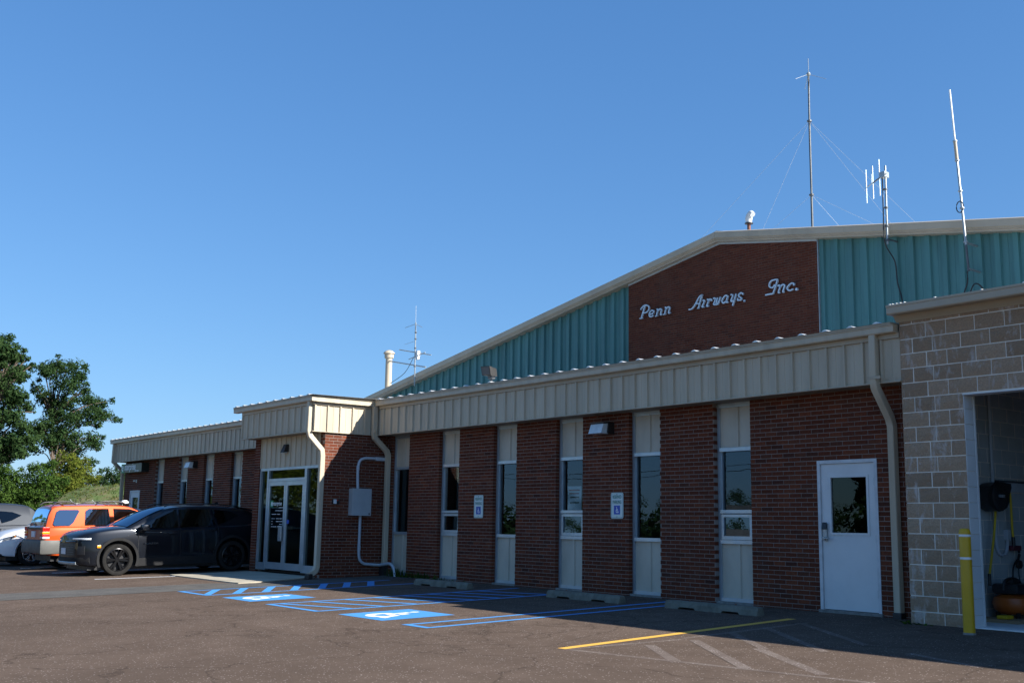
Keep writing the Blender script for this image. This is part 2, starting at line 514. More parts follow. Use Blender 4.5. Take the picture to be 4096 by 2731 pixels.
def textmesh(body, size, mat, name, parent, at, right, up, depth=0.002, align='LEFT', bold=0.0, sx=1.0, shear=0.0):
    """flat letters made with the built-in font, laid on a plane"""
    cu = bpy.data.curves.new(name, 'FONT')
    cu.body = body; cu.size = size; cu.align_x = align; cu.extrude = depth; cu.offset = bold; cu.shear = shear
    tmp = bpy.data.objects.new(name, cu)
    COL.objects.link(tmp)
    dg = bpy.context.evaluated_depsgraph_get()
    me = bpy.data.meshes.new_from_object(tmp.evaluated_get(dg))
    bpy.data.objects.remove(tmp); bpy.data.curves.remove(cu)
    Rr, Uu = Vector(right).normalized(), Vector(up).normalized()
    N = Rr.cross(Uu)
    for v in me.vertices:
        v.co = Vector(at) + Rr * (v.co.x * sx) + Uu * v.co.y + N * v.co.z
    me.materials.clear(); me.materials.append(mat)
    me.name = name
    return link(name, me, parent)

def stroke(mb, pts, w, P, n=5, smooth=True, h=0.0):
    """ribbon of width w along 2d points; P maps (a,b,h) to space; h is the thickness"""
    q = [Vector((a, b, 0)) for a, b in pts]
    q = catmull(q, n) if smooth and len(q) > 2 else q
    L = []; Rr = []
    for i, p in enumerate(q):
        t = (q[min(i + 1, len(q) - 1)] - q[max(i - 1, 0)])
        t.normalize()
        s = Vector((-t.y, t.x, 0)) * (w / 2)
        L.append(p + s); Rr.append(p - s)
    m = len(q)
    vs = [P(v.x, v.y, h) for v in L] + [P(v.x, v.y, h) for v in Rr]
    fs = [(i, i + 1, m + i + 1, m + i) for i in range(m - 1)]
    if h:
        vs += [P(v.x, v.y, 0) for v in L] + [P(v.x, v.y, 0) for v in Rr]
        for i in range(m - 1):
            fs += [(i, 2 * m + i, 2 * m + i + 1, i + 1), (m + i + 1, 3 * m + i + 1, 3 * m + i, m + i), (2 * m + i, 3 * m + i, 3 * m + i + 1, 2 * m + i + 1)]
        fs += [(0, m, 3 * m, 2 * m), (m - 1, 3 * m - 1, 4 * m - 1, 2 * m - 1)]
    mb.add(vs, fs)

# ================================================================ the setting
def sheet(name, poly, mat, h=0.0, kind='structure'):
    """flat piece lying on the sloping lot, cut where the slope changes"""
    o = MB().add([(x, y, gz(x, y) + h) for x, y in poly], [tuple(range(len(poly)))]).build(name, mat, fix=False)
    return tag(o, kind=kind)

g = MB()
ys = [-900, -60, 0, 900]
for i in range(3):
    g.add([(-900, ys[i], gz(0, ys[i]) - 0.02), (900, ys[i], gz(0, ys[i]) - 0.02), (900, ys[i + 1], gz(0, ys[i + 1]) - 0.02), (-900, ys[i + 1], gz(0, ys[i + 1]) - 0.02)], [(0, 1, 2, 3)])
tag(g.build('ground', MT['grass'], fix=False), kind='structure')
g = MB()
for y0, y1, x1 in ((-58, 0, 40), (0, 2.2, -35.8)):
    g.add([(-47, y0, gz(0, y0)), (x1, y0, gz(0, y0)), (x1, y1, gz(0, y1)), (-47, y1, gz(0, y1))], [(0, 1, 2, 3)])
tag(g.build('parking_lot', MT['asphalt'], fix=False), kind='structure')
tag(MB().add([(-17.95, -34, gz(0, -34) + .004), (-16.22, -34, gz(0, -34) + .004), (-16.22, -5.4, gz(0, -5.4) + .004), (-16.2, -0.05, .0025), (-17.55, -0.05, .0025), (-17.2, -3.3, gz(0, -3.3) + .004), (-17.9, -4.2, gz(0, -4.2) + .004)],
             [(0, 1, 2, 6), (6, 2, 5), (2, 3, 4, 5)]).build('asphalt_strip', MT['asphalt2'], fix=False), kind='structure')
# entrance slab, a low concrete step
sl = MB()
pl = [(-21.25, -3.70), (-20.9, -3.74), (-17.32, -3.76), (-17.36, -3.34), (-18.0, -1.62), (-21.25, -1.62)]
n = len(pl)
sl.add([(x, y, gz(x, y) + 0.022) for x, y in pl] + [(x, y, gz(x, y) - 0.05) for x, y in pl], [tuple(range(n))] + [(i, (i + 1) % n, n + (i + 1) % n, n + i) for i in range(n)])
tag(sl.build('entrance_pavement', MT['concrete']), kind='structure')
# grass mound behind the cars
mo = MB(); NX, NY = 34, 44
def mound_h(x, y):
    d = ((x + 60) / 11.0) ** 2 + ((y - 7.6) / 6.2) ** 2
    h = 2.95 * math.exp(-d * 1.05) + 0.5 * math.exp(-(((x + 57) / 5) ** 2 + ((y - 11) / 5) ** 2))
    return h + 0.10 * math.sin(x * 1.7 + y * 0.6) * math.exp(-d) + 0.07 * math.sin(y * 2.9 + x) * math.exp(-d) - 0.06
for i in range(NX + 1):
    for j in range(NY + 1):
        x = -78 + 30 * i / NX; y = -6 + 34 * j / NY
        mo.v.append((x, y, gz(x, y) + mound_h(x, y)))
for i in range(NX):
    for j in range(NY):
        a = i * (NY + 1) + j
        mo.f.append((a, a + NY + 1, a + NY + 2, a + 1))
tag(mo.build('grass_mound', MT['mound'], smooth=True), kind='structure')
gr = MB(); rg = random.Random(3)
for k in range(15000):
    x = rg.uniform(-66, -50.6); y = rg.uniform(-2, 18)
    z = gz(x, y) + mound_h(x, y)
    if z < 0.15: continue
    h = rg.uniform(0.04, 0.13); a = rg.uniform(0, 6.28); w = rg.uniform(0.015, 0.05)
    dx, dy = math.cos(a) * w, math.sin(a) * w
    lx, ly = rg.uniform(-.1, .1), rg.uniform(-.1, .1)
    gr.add([(x - dx, y - dy, z - .02), (x + dx, y + dy, z - .02), (x + lx, y + ly, z + h)], [(0, 1, 2)])
tag(gr.build('mound_grass', MT['blade'], fix=False), 'rough green and straw grass growing on the mound', 'grass', kind='stuff')

# ---------------------------------------------------------------- paint on the lot
def line(mb, a, b, w, h=0.003):
    a, b = Vector((*a, 0)), Vector((*b, 0))
    t = (b - a).normalized(); s = Vector((-t.y, t.x, 0)) * w / 2
    mb.add([(p.x, p.y, gz(p.x, p.y) + h) for p in (a - s, a + s, b + s, b - s)], [(0, 1, 2, 3)])
def poly(mb, pts, h=0.003):
    mb.add([(x, y, gz(x, y) + h) for x, y in pts], [tuple(range(len(pts)))])
def mark(name, mb, mat):
    return tag(mb.build(name, MT[mat], fix=False), kind='structure')

m = MB()
line(m, (-16.1, -5.47), (-16.1, -0.85), 0.10); line(m, (-14.85, -5.47), (-14.85, -1.05), 0.10)
line(m, (-16.15, -5.47), (-14.80, -5.47), 0.10, 0.0045)
for yb in (-4.69, -4.11, -3.53, -2.95, -2.36, -1.82, -1.26):
    poly(m, [(-16.05, yb), (-16.05, yb - 0.17), (-14.90, yb - 0.86), (-14.90, yb - 0.69)], 0.0045)
mark('blue_aisle_marking', m, 'blue')
m = MB()
line(m, (-12.35, -5.47), (-12.35, -0.30), 0.10); line(m, (-10.72, -5.47), (-10.72, -0.95), 0.10)
line(m, (-12.40, -5.47), (-10.67, -5.47), 0.10, 0.0045)
for yb in (-5.28, -4.70, -4.08, -3.50, -2.93, -2.39, -1.85, -1.30):
    line(m, (-12.30, yb), (-10.77, yb + 0.42), 0.10, 0.0045)
mark('blue_aisle_marking', m, 'blue')
m = MB()
line(m, (-8.17, -5.5), (-8.30, -0.4), 0.10); line(m, (-7.66, -5.5), (-7.82, -0.7), 0.10)
line(m, (-8.22, -5.5), (-7.61, -5.5), 0.10, 0.0045)
mark('blue_stall_lines', m, 'blue')
def wheelchair(mb, P, s, w):
    """access symbol in a unit box: a up, b right"""
    ring = [(0.0 + .30 * math.cos(a), 0.0 + .30 * math.sin(a)) for a in [R(125 + 12.5 * k) for k in range(17)]]
    stroke(mb, [(x * s, y * s) for x, y in ring], w * s, P, 1, False)
    stroke(mb, [(-.10 * s, .62 * s), (-.06 * s, .12 * s), (.22 * s, .10 * s), (.36 * s, -.28 * s), (.50 * s, -.24 * s)], w * s, P, 1, False)
    stroke(mb, [(-.08 * s, .36 * s), (.20 * s, .34 * s)], w * s, P, 1, False)
    cx, cy, r_ = -.12 * s, .76 * s, .095 * s
    k = len(mb.v); mb.v += [P(cx + r_ * math.cos(2 * math.pi * i / 14), cy + r_ * math.sin(2 * math.pi * i / 14), 0) for i in range(14)]
    mb.f.append(tuple(range(k, k + 14)))
for X0, X1 in ((-14.2, -13.05), (-10.07, -8.84)):
    m = MB(); poly(m, [(X0, -5.47), (X1, -5.47), (X1, -4.24), (X0, -4.24)], 0.003)
    sq = mark('blue_access_square', m, 'blue')
    m = MB()
    cx, cy = (X0 + X1) / 2 - .03, -5.02
    wheelchair(m, lambda a, b, h: (cx + a, cy + b, gz(0, cy + b) + 0.006), 0.74, 0.19)
    so_ = m.build('access_symbol', MT['wpaint'], sq, fix=False)
m = MB(); line(m, (-4.90, -5.58), (-5.25, -1.13), 0.13); mark('yellow_stall_line', m, 'yellow')
m = MB()
for a, b, w in [((-4.85, -5.59), (-4.62, -3.96), .10), ((-4.80, -5.56), (-1.0, -5.02), .10), ((-4.5, -4.62), (-3.34, -5.40), .15), ((-4.5, -3.9), (-2.6, -5.22), .15), ((-3.52, -3.95), (-1.87, -5.0), .15),
                ((-4.72, -3.0), (-3.4, -3.96), .13), ((-4.78, -2.26), (-2.84, -3.66), .13), ((-4.78, -1.53), (-2.9, -2.85), .12), ((-4.68, -3.9), (-4.80, -1.35), .10), ((-2.2, -3.1), (-1.2, -3.5), .12)]:
    line(m, a, b, w * .8, 0.0012 + 0.0004 * (len(m.f) % 4))
mark('faded_hatch_marking', m, 'faded')
for x in (-21.05, -24.3, -27.2, -30.1):
    m = MB(); line(m, (x, -5.5), (x + .25, -0.6 if x < -22 else -3.75), 0.10); mark('white_stall_line', m, 'wpaint')

# ================================================================ office building
office = thing('office_building', 'long low brick office with cream metal eaves, narrow windows and glazed entrance porch', 'building', (-16, 2, 0))
CH, BW = 0.0677, 0.2165
Z0 = 0.0196 - CH
ZT = 3.19
WR = [-6.872, -8.860, -10.855, -12.848, -14.828, -16.800]           # right jambs, right wing
WL = [-25.76, -27.80, -29.83, -31.88]                               # right jambs, left wing
WW = 0.762
DOOR = (-5.611, -4.592, 2.185)
FDOOR = (-34.99, -34.02, 2.19)
brick_jobs = []      # (kind, a0, a1, z0, z1, plane, row, normal)
def brick_cells(a0, a1, z0, z1, off=0.0, edge0=True, edge1=True, origin=-6.6736):
    """running-bond cells on a flat rectangle"""
    k0 = int(math.floor((z0 - Z0) / CH)) - 1
    out = []
    k = k0
    while True:
        zb = Z0 + k * CH; zt = zb + CH
        if zb >= z1 - 0.012: break
        zb_, zt_ = max(zb, z0), min(zt, z1)
        if zt_ - zb_ > 0.03:
            sh = origin + (BW / 2 if k % 2 else 0.0) + off
            i = math.floor((a0 - sh) / BW)
            x = sh + i * BW
            while x < a1 - 0.001:
                xa, xb = max(x, a0), min(x + BW, a1)
                if xb - xa > 0.035:
                    out.append((xa + (0.0 if xa == a0 else 0.005), xb - (0.0 if xb == a1 else 0.005), zb_ + 0.005, zt_ - 0.005))
                x += BW
        k += 1
    return out
# solid areas of the front wall (y = 0)
front = []
def solid(x0, x1, holes, z0=-0.05, z1=ZT):
    """split a wall strip around full-height holes; partial holes keep brick above"""
    cuts = sorted(holes)
    x = x0
    for a, b, zt in cuts:
        if zt < z1:                                  # a door: whole courses run over its head
            nx = min([q[0] for q in cuts if q[0] > b] + [x1])
            front.append((x, nx, zt, z1)); front.append((x, a, z0, zt)); front.append((b, nx, z0, zt)); x = nx
            continue
        if a > x: front.append((x, a, z0, z1))
        x = b
    if x < x1: front.append((x, x1, z0, z1))
solid(-17.73, -3.90, [(r - WW, r, ZT) for r in WR] + [DOOR])
solid(-35.66, -21.30, [(r - WW, r, ZT) for r in WL] + [FDOOR])
cells = []          # world boxes: x0,x1,y0,y1,z0,z1
MORT = MB(); MORTL = MB(); MORTP = MB(); MORTQ = MB()
for x0, x1, z0, z1 in front:
    for a, b, c, d in brick_cells(x0, x1, z0, z1):
        e = random.uniform(-0.0015, 0.0015)
        cells.append((a, b, e, 0.10, c, d))
    (MORT if x0 > -20 else MORTL).box(x0 + 0.0035, x1 - 0.0035, 0.0035, 0.26, z0 - (.2 if z0 < 0 else 0), z1)
# porch walls: right side (faces +x), short returns at the front
PX0, PX1, PY = -21.33, -17.73, -1.67
sidec = []
for a, b, c, d in brick_cells(PY, -0.001, -0.1, ZT, 0.0, origin=PY + 0.001):
    sidec.append((PX1 - 0.10, PX1 + random.uniform(-0.0015, 0.0015), a, b, c, d))
MORTP.box(PX1 - 0.20, PX1 - 0.0035, PY + 0.0035, 0.0, -0.2, ZT)
for x0, x1 in ((PX0, -21.05), (-17.93, PX1)):
    for a, b, c, d in brick_cells(x0, x1 - (0.101 if x1 == PX1 else 0), -0.1, ZT, origin=x0):
        sidec.append((a, b, PY, PY + 0.10, c, d))
    (MORTP if x1 == PX1 else MORTQ).box(x0 + 0.0035, x1 - (0.21 if x1 == PX1 else 0.0035), PY + 0.0035, PY + 0.20, -0.2, ZT)
MORTQ.box(PX0 + 0.0035, PX0 + 0.2, PY + 0.201, 0.0, -0.2, ZT)
# far end wall and the back of the office
MORTL.box(-35.6565, -35.40, 0.26, 9.0, -0.2, ZT)
bw = MORT.build('brick_wall', MT['mortar'], office)
MORTL.build('wing_wall', MT['mortar'], office)
MORTP.build('porch_wall', MT['mortar'], office)
MORTQ.build('porch_wall', MT['mortar'], office)
allc = cells + sidec
allc.sort(key=lambda c: (Vector(((c[0] + c[1]) / 2, (c[2] + c[3]) / 2, (c[4] + c[5]) / 2)) - CAMLOC).length - (3.0 if 0.5 < c[4] < 3.1 else 0))
bcache = {}
def brick_obj(c, parent, mat):
    d = (round(c[1] - c[0], 3), round(c[3] - c[2], 3), round(c[5] - c[4], 3))
    if d not in bcache:
        bcache[d] = MB().box(-d[0] / 2, d[0] / 2, -d[1] / 2, d[1] / 2, -d[2] / 2, d[2] / 2).mesh('brick', MT[mat])
    o = link('brick', bcache[d], parent)
    o.location = ((c[0] + c[1]) / 2, (c[2] + c[3]) / 2, (c[4] + c[5]) / 2)
for c in allc[:300]: brick_obj(c, bw, 'brick')
mb = MB()
for c in allc[300:]: mb.box(*c)
tag(mb.build('brick_courses', MT['brick'], bw, fix=False), kind='stuff')

# ---- windows: narrow full-height strips, cream panels above and below the glass
PROF = 0.10
def window(xr, name='window', hop=False, sealed=True, z_b=0.035):
    xl = xr - WW
    y0 = PROF
    fr = MB()
    fr.box(xl, xl + 0.055, y0 - 0.012, y0 + 0.10, z_b, 3.12)          # jambs
    fr.box(xr - 0.05, xr, y0 - 0.012, y0 + 0.10, z_b, 3.12)
    fr.box(xl, xr, y0 - 0.02, y0 + 0.12, 3.12, ZT)                    # head
    ix0, ix1 = xl + 0.055, xr - 0.05
    fr.box(ix0, ix1, y0 - 0.030, y0 + 0.09, z_b, z_b + 0.055)         # foot rail
    fr.box(ix0, ix1, y0 - 0.034, y0 + 0.09, 0.934, 0.994)             # sill bar
    fr.box(ix0, ix1, y0 - 0.034, y0 + 0.09, 2.405, 2.465)             # transom bar
    if hop: fr.box(ix0, ix1, y0 - 0.034, y0 + 0.09, 1.415, 1.470)
    fr.box(ix0, ix0 + 0.02, y0 + 0.012, y0 + 0.085, 0.994, 2.405)
    w = fr.build(name, MT['alu'], office)
    for za, zb in ((z_b + 0.055, 0.934), (2.465, 3.12)):
        p = MB(); p.box(ix0, ix1, y0 + 0.012, y0 + 0.03, za, zb)
        xc = ix0 + (ix1 - ix0) * 0.56
        p.prism([(xc - 0.03, y0 + 0.013), (xc - 0.016, y0 - 0.012), (xc + 0.016, y0 - 0.012), (xc + 0.03, y0 + 0.013)], za + .004, zb - .004)
        for sx in (ix0 + .05, ix1 - .05):
            for sz in (za + .06, zb - .06): p.box(sx - .006, sx + .006, y0 + .006, y0 + .013, sz - .006, sz + .006)
        p.build('panel', MT['panel'], w)
    g0 = 1.470 if hop else 0.994
    MB().add([(ix0, y0 + 0.045, g0), (ix1, y0 + 0.045, g0), (ix1, y0 + 0.045, 2.405), (ix0, y0 + 0.045, 2.405)], [(0, 1, 2, 3)]).build('pane', MT['glass'], w, fix=False)
    if hop:
        t = MB()
        a = 0.05
        for q in ((ix0 + .012, ix0 + .062, 1.0, 1.40), (ix1 - .062, ix1 - .012, 1.0, 1.40), (ix0 + .062, ix1 - .062, 1.0, 1.055), (ix0 + .062, ix1 - .062, 1.355, 1.40)):
            t.box(q[0], q[1], y0 - 0.02, y0 + 0.03, q[2], q[3])
        t.build('hopper_sash', MT['alu'], w)
        MB().add([(ix0 + .06, y0 + .004, 1.05), (ix1 - .06, y0 + .004, 1.05), (ix1 - .06, y0 + .010, 1.36), (ix0 + .06, y0 + .010, 1.36)], [(0, 1, 2, 3)]).build('hopper_pane', MT['hopper'], w, fix=False)
    # concrete sill under the strip
    MB().box(xl - .0, xr + .0, 0.012, 0.25, -0.05, z_b).build('sill', MT['sill'], w)
    return w
for i, r_ in enumerate(WR): window(r_, hop=i in (0, 2, 4))
for r_ in WL: window(r_)

# ---- white steel door at the right end
def steel_door(x0, x1, zt, glassbox, parent, lock=True):
    f = MB()
    y0 = -0.012
    f.box(x0, x0 + 0.05, y0, 0.13, 0.04, zt); f.box(x1 - 0.05, x1, y0, 0.13, 0.04, zt); f.box(x0 + .05, x1 - .05, y0, 0.13, zt - 0.05, zt)
    d = f.build('door_frame', MT['whitefr'], parent)
    a0, a1, b0, b1 = x0 + 0.054, x1 - 0.054, 0.048, zt - 0.054
    gx0, gx1, gz0, gz1 = glassbox
    l = MB()
    l.box(a0, gx0, 0.012, 0.055, b0, b1); l.box(gx1, a1, 0.012, 0.055, b0, b1)
    l.box(gx0, gx1, 0.012, 0.055, b0, gz0); l.box(gx0, gx1, 0.012, 0.055, gz1, b1)
    lf = l.build('door', MT['white'], parent)
    s = MB()
    w = 0.035
    for q in ((gx0 - w, gx1 + w, gz1, gz1 + w), (gx0 - w, gx1 + w, gz0 - w, gz0), (gx0 - w, gx0, gz0, gz1), (gx1, gx1 + w, gz0, gz1)):
        s.box(q[0], q[1], 0.002, 0.014, q[2], q[3])
    s.build('glazing_bead', MT['white'], lf)
    MB().add([(gx0, 0.03, gz0), (gx1, 0.03, gz0), (gx1, 0.03, gz1), (gx0, 0.03, gz1)], [(0, 1, 2, 3)]).build('door_pane', MT['glass2'], lf, fix=False)
    for z in (0.30, 1.06, 1.86):
        MB().cyl((a1 + .004, 0.0), 0.011, z - .055, z + .055, 10).build('hinge', MT['galv'], lf, smooth=True)
    if lock:
        k = MB().bbox(a0 + .03, a0 + .10, -0.03, 0.013, 1.02, 1.27, 0.008).build('keypad_lock', MT['galv'], lf)
        kk = MB(); kk.add([(a0 + .028, -.052, 1.19), (a0 + .102, -.052, 1.19), (a0 + .102, -.030, 1.275), (a0 + .028, -.030, 1.275), (a0 + .028, -.02, 1.18), (a0 + .102, -.02, 1.18), (a0 + .102, -.02, 1.285), (a0 + .028, -.02, 1.285)],
                          [(0, 1, 2, 3), (0, 4, 5, 1), (1, 5, 6, 2), (2, 6, 7, 3), (3, 7, 4, 0)])
        kk.build('keypad', MT['black'], lf)
        h = MB().cyl((a0 + .065, 1.055), 0.022, -0.075, -0.02, 16, 'y'); h.bbox(a0 + .055, a0 + .165, -0.078, -0.058, 1.045, 1.066, .006)
        h.build('lever_handle', MT['galv'], lf, smooth=True)
    MB().box(x0 - .02, x1 + .02, -0.035, 0.14, -0.12, 0.040).build('door_sill', MT['sill'], parent)
    return lf
steel_door(DOOR[0], DOOR[1], DOOR[2], (-5.388, -4.785, 1.138, 1.930), office)
steel_door(FDOOR[0], FDOOR[1], FDOOR[2], (-34.74, -34.18, 1.10, 1.944), office, False)

# ---- eaves
FY, GY = -0.37, -0.50
PP = 0.3075
def panel_mesh(w, z0, z1):
    """fascia pan facing -y with a standing rib on its left edge"""
    m_ = MB()
    m_.box(0.0, w, 0.0, 0.012, z0, z1)
    m_.prism([(-0.004, 0.001), (0.004, -0.034), (0.034, -0.034), (0.044, 0.001)], z0 + .002, z1 - .002)
    for sx in (.09, .225): m_.box(sx - .007, sx + .007, -.006, .001, z0 + .035, z0 + .049)
    m_.prism([(0.150, 0.001), (0.158, -0.006), (0.170, -0.006), (0.178, 0.001)], z0 + .002, z1 - .002)
    return m_.mesh('fascia_panel', MT['cream'])
FPM = panel_mesh(PP - 0.002, 3.195, 3.785)
fz = MB()
def fascia_run(x0, x1, y, mesh=FPM, rot=0.0, horiz=True):
    L_ = abs(x1 - x0); n_ = max(1, round(L_ / PP)); st = L_ / n_
    for i in range(n_):
        o = link('fascia_panel', mesh, office)
        if horiz:
            o.location = (min(x0, x1) + i * st, y, 0); o.scale = (st / PP, 1, 1)
        else:
            o.location = (y, min(x0, x1) + i * st, 0); o.rotation_euler = (0, 0, R(90)); o.scale = (st / PP, 1, 1)
fascia_run(-17.66, -3.905, FY)
fascia_run(-35.70, -21.5, FY)
PFX0, PFX1, PFY = -21.46, -17.705, -1.99
fascia_run(PFX0, PFX1, PFY)
PPS = 0.35
fascia_run(PFY + 0.0, FY - .002, PFX1, horiz=False)
# backing, soffits, bottom edge trims
b_ = MB()
b_.box(-17.69, -3.905, FY + .014, FY + .05, 3.19, 3.90); b_.box(-35.70, -21.5, FY + .014, FY + .05, 3.19, 3.90)
b_.box(PFX0, PFX1 - .05, PFY + .014, PFY + .05, 3.19, 3.90); b_.box(PFX1 - .05, PFX1 - .014, PFY + .014, FY, 3.19, 3.90)
b_.box(PFX0, PFX0 + .04, PFY + .05, 0.0, 3.19, 3.90); b_.box(-35.70, -35.66, FY + .05, 9.0, 3.19, 3.90)
b_.build('fascia_backing', MT['cream2'], office)
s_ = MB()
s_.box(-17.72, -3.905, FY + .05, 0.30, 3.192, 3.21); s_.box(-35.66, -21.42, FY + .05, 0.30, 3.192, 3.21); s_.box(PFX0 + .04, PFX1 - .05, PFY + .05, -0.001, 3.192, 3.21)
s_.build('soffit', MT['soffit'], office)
t_ = MB()
t_.box(-17.668, -3.905, FY - .036, FY + .05, 3.180, 3.194); t_.box(-35.72, -21.5, FY - .036, FY + .05, 3.180, 3.194)
t_.box(PFX0 - .02, PFX1 + .03, PFY - .036, PFY + .05, 3.180, 3.194); t_.box(PFX1 - .05, PFX1 + .034, PFY + .05, FY - .037, 3.180, 3.194)
t_.build('fascia_edge', MT['cream'], office)
t_ = MB()   # plain strip over the panels
t_.box(-17.668, -3.905, FY - .034, FY + .01, 3.787, 3.86); t_.box(-35.72, -21.5, FY - .034, FY + .01, 3.787, 3.86)
t_.box(PFX0, PFX1 + .034, PFY - .034, PFY + .01, 3.787, 3.86); t_.box(PFX1 - .01, PFX1 + .034, PFY + .01, FY - .035, 3.787, 3.86)
t_.build('fascia_head_trim', MT['cream2'], office)
def gutter(pts):
    """box gutter with a rolled front lip; pts: x0,x1,y"""
    x0, x1, y = pts
    m_ = MB()
    sec = [(y + .125, 3.855), (y + .012, 3.855), (y, 3.870), (y, 3.945), (y - .012, 3.950), (y - .012, 3.963), (y + .02, 3.963), (y + .125, 3.958)]
    m_.prism(sec, x0, x1, 'x')
    return m_.build('gutter', MT['cream'], office)
gutter((-17.58, -3.925, GY)); gutter((-36.0, -21.55, GY)); gutter((PFX0 - .3, PFX1 + .12, PFY - .13))
m_ = MB()   # rake trim along the porch side
m_.box(PFX1 + .035, PFX1 + .12, PFY - .004, GY - .013, 3.85, 3.94); m_.box(PFX1 + .035, PFX1 + .095, PFY - .002, GY - .013, 3.941, 3.99)
m_.build('rake_trim', MT['cream'], office)
m_ = MB()   # drip edge over the gutters
m_.box(-17.60, -3.95, GY - .02, GY + .2, 3.966, 3.99); m_.box(-36.0, -21.55, GY - .02, GY + .2, 3.966, 3.99)
m_.box(PFX0 - .28, PFX1 + .034, PFY - .15, PFY + .1, 3.966, 3.99)
m_.build('drip_edge', MT['cream2'], office)
# ribbed roof sheets
RP = 0.42
def roof_mesh(w, L_, y0):
    m_ = MB(); zz = lambda y: 3.992 + 0.012 * (y - y0)
    y1 = y0 + L_
    m_.add([(0, y0, zz(y0)), (w, y0, zz(y0)), (w, y1, zz(y1)), (0, y1, zz(y1))], [(0, 1, 2, 3)])
    for c_, h_, hw in ((w * .5, 0.026, 0.030),):
        prof = [(c_ - hw - .03, 0), (c_ - hw + .02, h_), (c_ + hw - .02, h_), (c_ + hw + .03, 0)]
        vs = [(x, y0 - .012, zz(y0) + z) for x, z in prof] + [(x, y1, zz(y1) + z) for x, z in prof]
        m_.add(vs, [(0, 1, 5, 4), (1, 2, 6, 5), (2, 3, 7, 6), (0, 3, 2, 1)])
    return m_.mesh('roof_sheet', MT['roof'])
RM = roof_mesh(RP - .002, 9.6, 0.0)
RM2 = roof_mesh(RP - .002, 2.1, 0.0)
x = -17.60
def roof_run(x0, x1, y, me):
    n_ = round((x1 - x0) / RP); st = (x1 - x0) / n_
    for i in range(n_):
        o = link('roof_sheet', me, office); o.location = (x0 + i * st, y, 0.0006 * (i % 2)); o.scale = (st / RP, 1, 1)
roof_run(-17.55, -3.95, GY - .03, RM)
roof_run(-36.0, -21.8, GY - .03, RM)
roof_run(-21.76, -17.5, PFY - .16, RM2)

# ---- downspouts: rectangular leaders with offsets
SEC = [(-.057, -.045), (-.045, -.052), (.045, -.052), (.057, -.045), (.057, .045), (.045, .052), (-.045, .052), (-.057, .045)]
def leader(pts, shoe=None):
    o = MB().sweep(pts, SEC, (1, 0.001, 0)).build('downspout', MT['cream'], office, smooth=30)
    return o
d1 = leader([(-17.60, GY + .03, 3.86), (-17.60, GY + .03, 3.22), (-17.60, GY + .05, 3.12), (-17.60, -0.12, 2.84), (-17.60, -.075, 2.74), (-17.60, -.075, 0.22)])
MB().bbox(-17.70, -17.54, -.15, -0.015, -0.02, 0.215, .01).build('drain_boot', MT['black'], d1)
d2 = leader([(-17.80, PFY - .05, 3.86), (-17.80, PFY - .06, 3.20), (-17.79, PFY - .03, 3.08), (-17.72, PY - .085, 2.78), (-17.72, PY - .065, 2.66), (-17.74, PY - .065, 0.20), (-17.72, PY - .12, 0.10), (-17.66, PY - .30, 0.02)])
MB().bbox(-17.74, -17.56, PY - .36, PY - .24, -0.06, 0.055, .02).build('drain_boot', MT['black'], d2)
d3 = leader([(-4.283, GY + .07, 3.86), (-4.283, GY + .06, 3.21), (-4.283, GY + .08, 3.12), (-4.283, -0.12, 2.74), (-4.283, -.068, 2.62), (-4.283, -.068, 0.08)])
MB().bbox(-4.35, -4.215, -.135, -0.01, -0.02, 0.078, .015).build('drain_boot', MT['black'], d3)
d4 = leader([(-35.72, GY + .07, 3.86), (-35.72, GY + .06, 3.21), (-35.72, -0.14, 2.95), (-35.72, -.07, 2.80), (-35.72, -.07, 0.05)])
for d_, bx, by in ((d1, -17.60, FY - .06), (d3, -4.283, FY - .06)):
    MB().box(bx - .075, bx + .13, by - .075, by - .060, 3.235, 3.275).build('strap', MT['cream2'], d_)

# ---- porch: clad header over aluminium glazing with a pair of doors
PG = PY + 0.06
m_ = MB(); hx0, hx1 = -21.05, -17.93
m_.box(hx0, hx1, PG - .02, PG + .05, 2.46, 3.19)
st = (hx1 - hx0) / 12
for i in range(12):
    xx = hx0 + i * st
    m_.prism([(xx, PG - .019), (xx + .008, PG - .045), (xx + .034, PG - .045), (xx + .042, PG - .019)], 2.465, 3.185)
m_.build('porch_header', MT['cream'], office)
sf = MB()
yf0, yf1 = PG - .03, PG + .07
SX = [-21.05, -20.62, -18.68, -17.93]
sf.box(-21.05, -20.99, yf0, yf1, 0.03, 2.46); sf.box(-20.64, -20.56, yf0, yf1, 0.03, 2.46); sf.box(-18.69, -18.58, yf0, yf1, 0.03, 2.46); sf.box(-17.99, -17.93, yf0, yf1, 0.03, 2.46)
sf.box(-20.99, -20.64, yf0, yf1, 2.40, 2.46); sf.box(-20.56, -18.69, yf0, yf1, 2.40, 2.46); sf.box(-18.58, -17.99, yf0, yf1, 2.40, 2.46)
sf.box(-20.56, -18.69, yf0, yf1, 2.13, 2.20)
sf.box(-20.99, -20.64, yf0, yf1, 0.03, 0.20); sf.box(-18.58, -17.99, yf0, yf1, 0.03, 0.20)
fr_ = sf.build('entrance_frame', MT['alu'], office)
gq = MB()
def pane(x0, x1, z0, z1, y, parent, mat='glass2', nm='pane'):
    MB().add([(x0, y, z0), (x1, y, z0), (x1, y, z1), (x0, y, z1)], [(0, 1, 2, 3)]).build(nm, MT[mat], parent, fix=False)
pane(-20.99, -20.64, 0.20, 2.40, PG + .02, fr_); pane(-18.58, -17.99, 0.20, 2.40, PG + .02, fr_); pane(-20.56, -18.69, 2.20, 2.40, PG + .02, fr_)
